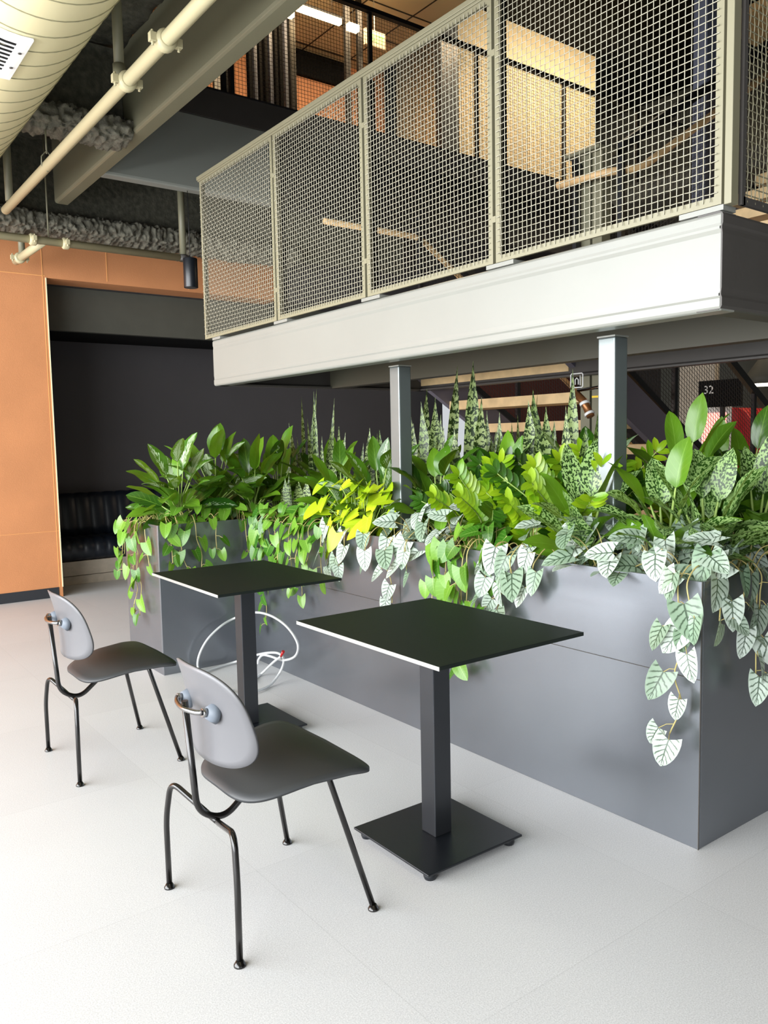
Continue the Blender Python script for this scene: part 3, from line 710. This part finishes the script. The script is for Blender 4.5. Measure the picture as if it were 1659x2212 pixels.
for c in (c1, c2, c3):
    local(MB().tube(smooth_path(c, 8), .0072, 10), cn).build('conduit_run', M_flex, cn)
a = cpt(607, 1418, 2.17); b = cpt(612, 1407, 2.17)
local(MB().tube([a, b], [.006, .009], 10), cn).build('wire_nut', M_red, cn)

# ------------------------------------------------------------------ foliage
def leafmat(name, kind, c1, c2, c3, rough=.38, c4=None):
    M = bpy.data.materials.new(name); M.use_nodes = True
    nt = M.node_tree; n = nt.nodes; L = nt.links; b = n['Principled BSDF']; out = n['Material Output']
    def math_(op, a, c=None, d=None):
        q = n.new('ShaderNodeMath'); q.operation = op
        for i, v in enumerate((a, c, d)):
            if v is None: continue
            if isinstance(v, (int, float)): q.inputs[i].default_value = v
            else: L.new(v, q.inputs[i])
        return q.outputs[0]
    def mix(f, a, c):
        q = n.new('ShaderNodeMix'); q.data_type = 'RGBA'
        for k, v in (('Factor', f), ('A', a), ('B', c)):
            if isinstance(v, tuple): q.inputs[k].default_value = (*lin(v), 1)
            elif isinstance(v, float): q.inputs[k].default_value = v
            else: L.new(v, q.inputs[k])
        return q.outputs['Result']
    def smooth(x, lo, hi):
        q = n.new('ShaderNodeMapRange'); q.interpolation_type = 'SMOOTHSTEP'; L.new(x, q.inputs['Value'])
        q.inputs['From Min'].default_value = lo; q.inputs['From Max'].default_value = hi; return q.outputs[0]
    uv = n.new('ShaderNodeUVMap'); sx = n.new('ShaderNodeSeparateXYZ'); L.new(uv.outputs[0], sx.inputs[0])
    u, v = sx.outputs[0], sx.outputs[1]
    ua = math_('ABSOLUTE', math_('MULTIPLY', math_('SUBTRACT', u, .5), 2.0))
    at_ = n.new('ShaderNodeAttribute'); at_.attribute_name = 'rnd'; rnd = at_.outputs['Fac']
    def nz(su, sv, det=3, seed=30.0):
        c = n.new('ShaderNodeCombineXYZ'); L.new(math_('MULTIPLY', u, su), c.inputs[0]); L.new(math_('MULTIPLY', v, sv), c.inputs[1]); L.new(math_('MULTIPLY', rnd, seed), c.inputs[2])
        t = n.new('ShaderNodeTexNoise'); t.inputs['Scale'].default_value = 1; t.inputs['Detail'].default_value = det; L.new(c.outputs[0], t.inputs['Vector']); return t.outputs['Fac']
    mid = smooth(ua, .06, .015)
    base = mix(rnd, c1, c2)
    if kind == 'plain':
        w = math_('PINGPONG', math_('SUBTRACT', math_('MULTIPLY', v, 7.0), math_('MULTIPLY', ua, 1.8)), .5)
        col = mix(math_('MULTIPLY', smooth(w, .07, .0), .35), base, c3); col = mix(math_('MULTIPLY', mid, .6), col, c3)
        if c4: col = mix(smooth(nz(2.5, 3), .60, .68), col, c4)
    elif kind == 'feather':
        sv_ = math_('SUBTRACT', math_('MULTIPLY', v, 9.0), math_('MULTIPLY', ua, 4.0))
        st = math_('PINGPONG', sv_, .5)
        f = math_('ADD', math_('MULTIPLY', st, .55), math_('MULTIPLY', nz(5, 7), .9))
        f = math_('SUBTRACT', f, math_('MULTIPLY', ua, .55)); f = math_('ADD', f, math_('MULTIPLY', math_('SUBTRACT', math_('FRACT', math_('MULTIPLY', rnd, 7.3)), .62), .55))
        col = mix(smooth(f, .40, .47), base, c3); col = mix(mid, col, base)
    elif kind == 'mottled':
        f = math_('ADD', nz(9, 20, 4), math_('MULTIPLY', math_('PINGPONG', math_('SUBTRACT', math_('MULTIPLY', v, 8.0), math_('MULTIPLY', ua, 4.0)), .5), .18))
        col = mix(smooth(f, .545, .57), c3, base); col = mix(mid, col, c2)
    elif kind == 'silver':
        # curved side veins
        sv_ = math_('SUBTRACT', math_('MULTIPLY', v, 5.5), math_('MULTIPLY', math_('POWER', ua, .8), 1.9))
        w = math_('PINGPONG', math_('ADD', sv_, math_('MULTIPLY', nz(7, 7), .42)), .5)
        vein = math_('MULTIPLY', smooth(w, .22, .02), smooth(ua, 1.05, .7))
        vein = math_('MAXIMUM', vein, smooth(ua, .085, .03))
        side = math_('MULTIPLY', smooth(nz(3, 3), .35, .7), .35)
        col = mix(side, base, c2); col = mix(math_('MULTIPLY', vein, .88), col, c3)
        if c4: col = mix(smooth(rnd, .93, .96), col, c4)
    elif kind == 'snake':
        w = math_('PINGPONG', math_('ADD', math_('MULTIPLY', v, 17.0), math_('MULTIPLY', nz(4, 36, 3), 2.2)), .5)
        w2 = nz(5, 45, 3)
        col = mix(smooth(w, .25, .33), base, c3); col = mix(smooth(w2, .58, .62), col, c3)
    L.new(col, b.inputs['Base Color']); b.inputs['Roughness'].default_value = rough; b.inputs['Specular IOR Level'].default_value = .5
    tr = n.new('ShaderNodeBsdfTranslucent'); tcol = mix(.35, col, (190, 220, 40)); L.new(tcol, tr.inputs['Color'])
    ms = n.new('ShaderNodeMixShader'); ms.inputs[0].default_value = .22 if kind != 'silver' else .12
    L.new(b.outputs[0], ms.inputs[1]); L.new(tr.outputs[0], ms.inputs[2]); L.new(ms.outputs[0], out.inputs['Surface'])
    return M
L_heart = leafmat('heartleaf', 'plain', (44, 100, 22), (118, 166, 52), (160, 196, 100), .3)
L_neon = leafmat('lime_leaf', 'plain', (142, 184, 18), (204, 220, 42), (200, 216, 80), .4)
L_agl = leafmat('feathered_leaf', 'feather', (24, 66, 16), (88, 136, 32), (176, 198, 160), .28)
L_aglp = leafmat('plain_green_leaf', 'plain', (24, 66, 16), (104, 150, 34), (120, 160, 60), .28)
L_mot = leafmat('mottled_leaf', 'mottled', (18, 42, 16), (46, 84, 26), (146, 178, 108), .35)
L_sil = leafmat('silver_veined_leaf', 'silver', (206, 216, 208), (112, 140, 110), (24, 52, 28), .34, (206, 214, 96))
L_snk = leafmat('banded_sword_leaf', 'snake', (112, 140, 72), (168, 184, 124), (22, 44, 18), .42)
L_zz = leafmat('zz_leaf', 'plain', (14, 48, 10), (48, 92, 18), (90, 130, 50), .2)
L_zzl = leafmat('zz_new_leaf', 'plain', (84, 140, 16), (158, 190, 32), (170, 200, 60), .28)
M_stemg = mat('green_stem', (150, 176, 92), .5)
M_stemp = mat('tan_vine', (178, 164, 104), .55)
M_stemd = mat('dark_vine', (92, 78, 56), .6)

PROF = {'heart': lambda v: (1-v)**.78*(v+.20)**.40*1.55, 'oval': lambda v: (max(v, 0)**.62)*((1-v)**.82)*2.05 + .02*(1-v),
        'sword': lambda v: min(1, .62+v*1.3)*(1-v**6)*(1 if v < .72 else 1-.75*((v-.72)/.28)**1.3), 'leaflet': lambda v: (v**.55)*((1-v)**.6)*2.0+.02}
class Fol(MB):
    def __init__(s): super().__init__(); s.uv = []; s.r = []
    def leaf(s, P, T, N, Ln, Wd, kind, bend=.5, fold=.25, rnd=None, nu=4, nv=8, twist=0.0, wave=0.0):
        P = np.array(P, float); T = np.array(T, float); T /= np.linalg.norm(T); N = np.array(N, float)
        N = N-T*(N@T); N /= np.linalg.norm(N)+1e-9; B = np.cross(T, N); rnd = random.random() if rnd is None else rnd
        pr = PROF[kind]; c = P.copy(); k0 = len(s.v); heart = kind == 'heart'; ph = random.random()*6
        for j in range(nv+1):
            v = j/nv; a = bend*v; t = T*math.cos(a)-N*math.sin(a); nn = N*math.cos(a)+T*math.sin(a); bb = B
            if twist: q = twist*v; bb, nn = B*math.cos(q)+nn*math.sin(q), nn*math.cos(q)-B*math.sin(q)
            w = Wd*.5*pr(min(v, .999) if v < 1 else .9995)
            for i in range(nu+1):
                u = 2*i/nu-1
                back = -.22*Ln*abs(u)**1.2*(1-v)**2.0 if heart else 0
                f = abs(u)*fold*w + (wave*w*math.sin(v*9+ph+u*2)*abs(u) if wave else 0) - (.35*fold*w*u*u)
                s.v.append(tuple(c+bb*u*w+nn*f+t*back)); s.uv.append((i/nu, v)); s.r.append(rnd)
            c = c + t*(Ln/nv)
        m_ = nu+1
        for j in range(nv):
            for i in range(nu):
                a = k0+j*m_+i; s.f.append((a, a+1, a+m_+1, a+m_)); s.sm.append(True)
def rnd_(a, b): return random.uniform(a, b)
def unit(v): v = np.array(v, float); return v/(np.linalg.norm(v)+1e-9)

def stems_build(mb, m, parent):
    if mb.v: mb.build('stems', m, parent)

def clump(name, lab, group, x, y, n, hmax, lmat, Lr=(.2, .28), Wr=(.075, .11), tilt=(.1, 1.1), bias=(-.25, -.12), kind='oval', rr=(0, 1), second=None, z0=.80):
    """broad-leaved upright clump"""
    r = thing(name, lab, 'plant', (x, y, z0), group); F = Fol(); G = Fol(); St = MB()
    for i in range(n):
        az = 2.399*i+rnd_(-.3, .3); tl = tilt[0]+(tilt[1]-tilt[0])*((i+.5)/n)**.8+rnd_(-.1, .1)
        d = unit((math.cos(az)*math.sin(tl)+bias[0]*.5, math.sin(az)*math.sin(tl)+bias[1]*.5, math.cos(tl)+.1))
        ln = rnd_(*Lr); hp = max(.06, hmax*(1-.45*((i+.5)/n)) - ln*.55)*rnd_(.85, 1.1)*(rnd_(.35, .75) if i % 3 == 1 else 1)
        base = np.array((math.cos(az)*.02, math.sin(az)*.02, 0)); up_ = unit(d*.6+np.array((0, 0, .8)))
        tip = base+up_*hp; mid = base+np.array((0, 0, hp*.5))+up_*hp*.05
        pth = smooth_path([base, mid, tip], 4); St.tube(pth, [.005]*(len(pth)-1)+[.003], 5, cap=False)
        side = np.cross(d, (0, 0, 1.0)); nrm = np.cross(side, d); nrm = nrm*math.copysign(1, nrm[2]) if abs(nrm[2]) > .05 else -np.array((math.cos(az), math.sin(az), 0))
        nrm = unit(nrm)+np.array((-.5, -.45, .1))
        (G if second is not None and random.random() < .45 else F).leaf(tip, d, nrm, ln, rnd_(*Wr), kind, bend=rnd_(.25, .9), fold=rnd_(.15, .5), rnd=rnd_(*rr), nv=9, twist=rnd_(-.4, .4), wave=.12)
    F.build('foliage', lmat, r)
    if G.v: G.build('foliage', second, r)
    stems_build(St, M_stemg, r); return r

def snake(x, y, hs, lab, w=.05, group='snake plants in the middle of the planter', spread=.06):
    r = thing('snake_plant', lab, 'plant', (x, y, .80), group)
    hs = tuple(hs)+tuple(h*.8 for h in hs[:2]); w *= 1.5
    for k, h in enumerate(hs):
        F = Fol(); a = rnd_(0, 2*PI); q = spread*rnd_(.2, 1)
        d = (math.cos(a)*rnd_(.02, .13), math.sin(a)*rnd_(.02, .13), 1)
        nn = unit((-.6+rnd_(-.5, .5), -.8+rnd_(-.4, .4), 0))
        F.leaf((math.cos(a)*q, math.sin(a)*q, 0), d, nn, h, w*rnd_(.8, 1.15), 'sword', bend=rnd_(-.06, .06), fold=.35, nv=14, twist=rnd_(-.6, .6))
        F.build('leaf', L_snk, r)
    return r

def zz(x, y, n, lab, lime=.5, H=.5, bias=(-.25, -.2)):
    r = thing('zz_plant', lab, 'plant', (x, y, .80), 'zz plants in the middle of the planter'); A = Fol(); Bf = Fol(); St = MB()
    for i in range(n):
        az = 2.399*i+rnd_(-.3, .3); tl = .15+.6*(i/n)
        h = H*rnd_(.8, 1.1)
        d = np.array((math.cos(az)*tl+bias[0], math.sin(az)*tl+bias[1], 1.0)); d = unit(d)
        pts = [np.zeros(3), d*h*.5+np.array((0, 0, .03)), d*h+np.array((d[0]*.12, d[1]*.12, -.03))]
        path = smooth_path(pts, 7); St.tube(path, [.006-.004*k/len(path) for k in range(len(path))], 6, cap=False)
        isl = random.random() < lime; F = A if isl else Bf
        view = unit((-.6, -.75, .45))
        for k in range(3, len(path)):
            p = path[k]; t = unit(path[min(k+1, len(path)-1)]-path[k-1]); sd = unit(np.cross(t, view)); f = k/len(path)
            L_ = .085*(1-.35*abs(f-.55))
            for sg in (-1, 1):
                F.leaf(p, unit(t*.75+sd*sg*.8), unit(np.cross(sd*sg, t)*sg*0+view+t*.2), L_*rnd_(.85, 1.1), .034, 'leaflet', bend=rnd_(.1, .5), fold=.3, rnd=rnd_(.1, .9), nu=2, nv=5)
        F.leaf(path[-1], t, view, .07, .03, 'leaflet', nu=2, nv=5)
    if A.v: A.build('foliage', L_zzl, r)
    if Bf.v: Bf.build('foliage', L_zz, r)
    stems_build(St, M_stemg, r); return r

def trailer(name, lab, group, x, y, out, trails, nm, lmat, Ls, stm, z0=.80, rim=.10, spread=.16, up_=.14, ar=.95, rr=(0, .92), density=.065):
    """trailing plant: mound of nm leaves at the rim and hanging vines. out: outward horizontal unit, rim: distance from base to outer face
       trails: (offset along the rim, drop, drift)"""
    r = thing(name, lab, 'plant', (x, y, z0), group); F = Fol(); St = MB(); out = unit((*out, 0)); al = np.cross((0, 0, 1.0), out)
    for i in range(nm):
        s_ = rnd_(-spread, spread); o_ = rnd_(-.10, rim+.02); z = rnd_(.05, up_+.05) + (.0 if o_ < rim else -.04)
        if o_ > rim-.02: z = max(z, .06)
        p = out*o_+al*s_+np.array((0, 0, z)); b0 = al*s_*.4
        pth = smooth_path([b0, (b0+p)/2+np.array((0, 0, .05)), p], 4); St.tube(pth, .0022, 5, cap=False)
        t = unit(out*rnd_(.2, 1)+al*rnd_(-.7, .7)+np.array((0, 0, rnd_(-1.1, .15)))); l = rnd_(*Ls)
        F.leaf(p, t, out*.8+np.array((0, 0, .8))+al*rnd_(-.4, .4), l, l*ar*rnd_(.85, 1.1), 'heart', bend=rnd_(.1, .6), fold=rnd_(.1, .4), rnd=rnd_(*rr), nv=7)
    for (s_, drop, drift) in trails:
        e = out*(rim+.028); pts = [al*s_*.5, out*rim*.55+al*s_*.9+np.array((0, 0, .13)), e+al*s_+np.array((0, 0, .085))]
        nseg = max(2, int(drop/.09))
        for k in range(1, nseg+1):
            f = k/nseg; pts.append(e+out*rnd_(-.004, .03)+al*(s_+drift*f+rnd_(-.02, .02))+np.array((0, 0, .085-drop*f)))
        pth = smooth_path(pts, 6); St.tube(pth, .0024, 6, cap=False)
        acc = 0; sg = 1; last = pth[6]; dn = density
        for k in range(7, len(pth)):
            acc += np.linalg.norm(pth[k]-last); last = pth[k]
            if acc > dn or k == len(pth)-1:
                dn = density*rnd_(.7, 1.7)
                acc = 0; sg = -sg; p = pth[k]; l = rnd_(*Ls)*(rnd_(.85, 1.15) if k < len(pth)-6 else .8)
                pe_ = p+out*rnd_(.01, .035)+al*sg*rnd_(.01, .04)+np.array((0, 0, rnd_(-.02, .012)))
                St.tube([p, (p+pe_)/2+np.array((0, 0, .006)), pe_], .0015, 5, cap=False)
                F.leaf(pe_, unit(out*rnd_(-.02, .5)+al*sg*rnd_(-.3, .9)+np.array((0, 0, -rnd_(.6, 1.1)))), out+np.array((0, 0, rnd_(.1, .7)))+al*rnd_(-.8, .8), l, l*ar*rnd_(.85, 1.1), 'heart', bend=rnd_(.05, .5), fold=rnd_(.1, .4), rnd=rnd_(*rr), nv=7)
    F.build('foliage', lmat, r); stems_build(St, stm, r); return r

random.seed(21)
# broad-leaved clumps at the left return
GA = 'chinese evergreens at the left end'
for (x, y, n, h, lab, sec_) in [
    (1.98, 4.80, 15, .56, 'tall chinese evergreen leaning out at the planter left corner', L_agl), (2.25, 4.86, 15, .62, 'chinese evergreen with pale feathered leaves, second from the left corner', L_agl),
    (2.46, 4.72, 15, .55, 'dark glossy chinese evergreen in the inner corner of the planter', L_aglp), (2.72, 4.86, 14, .56, 'chinese evergreen behind the inner corner, before the dark wall', L_agl),
    (3.02, 4.70, 13, .52, 'small chinese evergreen left of the slender snake plants', L_aglp)]:
    clump('chinese_evergreen', lab, GA, x, y, n+16, h, L_aglp, second=sec_, Lr=(.20, .29), Wr=(.11, .15), bias=(-.4, -.35), tilt=(.15, 1.5))
GB = 'chinese evergreens in the middle and right'
for (x, y, n, h, lab, a_, b_) in [
    (2.62, 3.92, 15, .50, 'chinese evergreen with drooping silvery leaves, right of the slender snake plants', L_aglp, L_agl),
    (2.60, 3.52, 15, .52, 'chinese evergreen left of the middle post above the lime pothos', L_aglp, L_agl),
    (2.68, 3.14, 15, .50, 'chinese evergreen at the foot of the middle post', L_aglp, L_agl),
    (2.95, 2.90, 13, .54, 'chinese evergreen behind the zz plants near the middle post', L_aglp, L_agl),
    (3.0, 2.42, 12, .60, 'chinese evergreen with one big white-streaked leaf, left of the right post', L_agl, L_agl),
    (2.55, 1.72, 15, .48, 'chinese evergreen just right of the right post foot', L_aglp, L_mot),
    (2.48, 2.02, 12, .44, 'camouflage-leaved evergreen in front of the right post', L_mot, L_aglp),
    (2.86, 1.86, 15, .62, 'tall plain green evergreen right of the right post', L_aglp, L_aglp),
    (2.62, 1.60, 14, .46, 'strongly mottled evergreen near the planter right corner', L_mot, L_mot),
    (3.16, 1.76, 14, .56, 'evergreen below the stair stringer at the right', L_aglp, L_agl),
    (2.92, 1.58, 14, .50, 'bushy evergreen at the right frame edge, front', L_aglp, L_mot),
    (3.40, 1.66, 14, .58, 'bushy evergreen at the right frame edge, rear', L_aglp, L_agl),
    (3.36, 2.05, 12, .52, 'evergreen in the rear row right of the right post', L_aglp, L_aglp),
    (2.98, 3.44, 13, .48, 'evergreen in the rear row left of the middle post', L_aglp, L_agl),
    (2.98, 3.95, 12, .46, 'evergreen in the rear row beside the slender snake plants', L_aglp, L_aglp)]:
    clump('chinese_evergreen', lab, GB, x, y, n+9, h, a_, second=b_, Lr=(.17, .25), Wr=(.09, .13), bias=(-.35, -.35), tilt=(.1, 1.35))
random.seed(5)
for (x, y, n, lm, H_, lab) in [
    (2.66, 2.86, 7, .15, .40, 'dark fishbone-leaved zz plant right of the middle post'), (2.60, 2.66, 8, .6, .46, 'zz plant with curling lime shoots, left of the brightest one'),
    (2.62, 2.44, 9, .95, .46, 'brightest lime zz plant in the middle'), (2.64, 2.24, 9, .6, .50, 'zz plant of mixed lime and dark shoots left of the right post'),
    (2.85, 2.60, 8, .45, .52, 'zz plant in the second row behind the brightest one'), (2.86, 2.30, 8, .5, .52, 'zz plant in the second row by the right post'),
    (3.1, 1.95, 8, .3, .45, 'dark zz plant right of the right post')]:
    zz(x, y, n, lab, lm, H_)
random.seed(9)
def Yof(px, X): return X*(at(px, 900, 'x', X)[1]/X)
for (px, X, hs, lab, w) in [
    (632, 2.95, (.60, .5, .42), 'snake plant leaning left beside the chinese evergreens', .034),
    (655, 3.0, (.95, .88, .7, .6), 'tallest slender dark snake plant left of the middle post', .022),
    (685, 2.95, (.86, .9, .7, .6), 'slender snake plant right of the tallest dark one', .024),
    (716, 2.9, (.62, .66, .5), 'pale banded snake plant with three blades', .036),
    (745, 3.0, (.66, .55), 'narrow snake plant left of the pale pair', .03), (787, 2.95, (.64, .5), 'broad snake plant left of the middle post', .045),
    (828, 2.85, (.78, .6), 'upright snake plant touching the middle post', .04),
    (893, 3.0, (.86, .8, .66), 'snake plant immediately right of the middle post', .044), (925, 2.95, (.80, .70, .6), 'silvery snake plant second right of the middle post', .05),
    (950, 3.0, (.98, .74), 'snake plant whose blade reaches the steel landing, left one', .055), (1008, 2.9, (.98, .62), 'snake plant whose blade reaches the steel landing, right one', .056),
    (1045, 3.15, (.72, .66, .6), 'snake plant in the back row centre', .045), (1075, 3.05, (.70, .6), 'dark snake plant right of the centre', .04),
    (1108, 3.1, (.80, .68, .55), 'leaning thin snake plant before the stair treads', .038), (1170, 3.0, (.80, .74, .6), 'broad banded snake plant before the stair treads', .055),
    (1190, 2.9, (.62, .7), 'pale mottled snake plant left of the white bracket', .055), (1235, 2.98, (.88, .6), 'snake plant standing in front of the valve', .045),
    (1265, 2.8, (.66, .6, .5), 'leaning snake plant against the right post', .052)]:
    snake(X, Yof(px, X), hs, lab, w)
# small pale snake plants in the corner
for (px, X, lab) in ((622, 2.55, 'short white-banded snake plant above the heartleaf vines'), (662, 2.5, 'short pale snake plant beside the corner vines')):
    snake(X, Yof(px, X), (.34, .3, .36, .28), lab, .034, 'short snake plants near the inner corner')
random.seed(33)
GH = 'heartleaf philodendrons spilling over the rim'
trailer('heartleaf_philodendron', 'heartleaf vine spilling over the planter far left corner', GH, 1.85, 4.86, (-1, -.12), [(-.10, .30, -.05), (.0, .56, .06), (.06, .50, -.1), (.12, .24, .05), (-.15, .2, 0)], 26, L_heart, (.065, .095), M_stemp, spread=.2)
trailer('heartleaf_philodendron', 'heartleaf vine hanging down the dark left face of the planter', GH, 2.02, 4.64, (-.05, -1), [(-.16, .30, .05), (-.05, .36, .05), (.08, .16, -.02), (-.22, .22, .0)], 18, L_heart, (.06, .09), M_stemp, spread=.2)
trailer('heartleaf_philodendron', 'heartleaf vine filling the inner corner of the planter', GH, 2.32, 4.62, (-.3, -1), [(0, .2, 0), (.12, .32, 0)], 22, L_heart, (.06, .09), M_stemp, spread=.2, rim=.09)
for (y, tr, nm, lab) in [(4.28, [(-.1, .30, 0), (.02, .38, .05), (.12, .32, 0), (.05, .62, -.08), (-.04, .22, 0)], 26, 'dense heartleaf vine right of the inner corner with long strands'),
                         (3.98, [(-.1, .28, 0), (.0, .34, .04), (.1, .38, 0), (.14, .28, 0)], 26, 'dense heartleaf vine behind the further table'),
                         (3.72, [(-.06, .22, 0), (.08, .26, 0)], 16, 'heartleaf vine left of the lime pothos'),
                         (2.62, [(-.1, .24, 0), (0, .30, .04), (.1, .34, 0), (.04, .52, .06), (-.05, .26, 0)], 20, 'heartleaf vine in the middle of the long side above the nearer table'),
                         (2.42, [(-.08, .22, 0), (.06, .3, 0)], 12, 'small heartleaf vine right of the middle one')]:
    trailer('heartleaf_philodendron', lab, GH, 2.43, y, (-1, 0), tr, nm, L_heart, (.065, .10), M_stemp, spread=.17)
random.seed(41)
trailer('lime_pothos', 'bright lime yellow pothos mound on the planter rim', None, 2.44, 3.50, (-1, 0), [(0, .1, 0)], 60, L_neon, (.08, .12), M_stemg, spread=.27, up_=.25, ar=.78, z0=.85)
GS = 'silver-leaved philodendrons along the rim'
for (y, tr, nm, lab) in [(3.46, [(-.10, .17, 0), (.04, .15, 0)], 4, 'silver philodendron hanging below the lime pothos'),
                         (3.20, [(-.02, .12, 0)], 6, 'silver philodendron right of the lime pothos'),
                         (2.97, [(-.06, .30, .0), (.05, .14, 0)], 12, 'silver philodendron with a dark trailing leaf below the middle post'),
                         (2.78, [], 8, 'silver philodendron left of the middle heartleaf vine'),
                         (2.30, [(-.06, .25, 0), (.05, .12, 0), (.0, .22, 0)], 11, 'silver philodendron with three big white leaves above the nearer table corner'),
                         (2.06, [(-.06, .10, 0)], 12, 'silver philodendron left of the right post, on the rim'),
                         (1.86, [], 15, 'silver philodendron below the right post'),
                         (1.68, [], 14, 'silver philodendron left of the longest hanging strand'),
                         (1.53, [(.06, .50, -.02), (.03, .16, 0)], 13, 'silver philodendron with the longest hanging strand near the right corner')]:
    trailer('silver_philodendron', lab, GS, 2.45, y, (-1, 0), tr, nm, L_sil, (.085, .12), M_stemp, spread=.13, up_=.2, rim=.12)
trailer('silver_philodendron', 'silver philodendron spilling around the planter right corner', GS, 2.48, 1.54, (-.1, -1), [(-.08, .12, 0), (.06, .2, 0), (.12, .34, 0)], 14, L_sil, (.09, .125), M_stemp, spread=.15, up_=.2)
trailer('silver_philodendron', 'silver philodendron hanging on the dark end face at the right frame edge', GS, 2.76, 1.54, (-.05, -1), [(-.1, .14, 0), (.05, .2, 0)], 12, L_sil, (.09, .125), M_stemp, spread=.16, up_=.2)
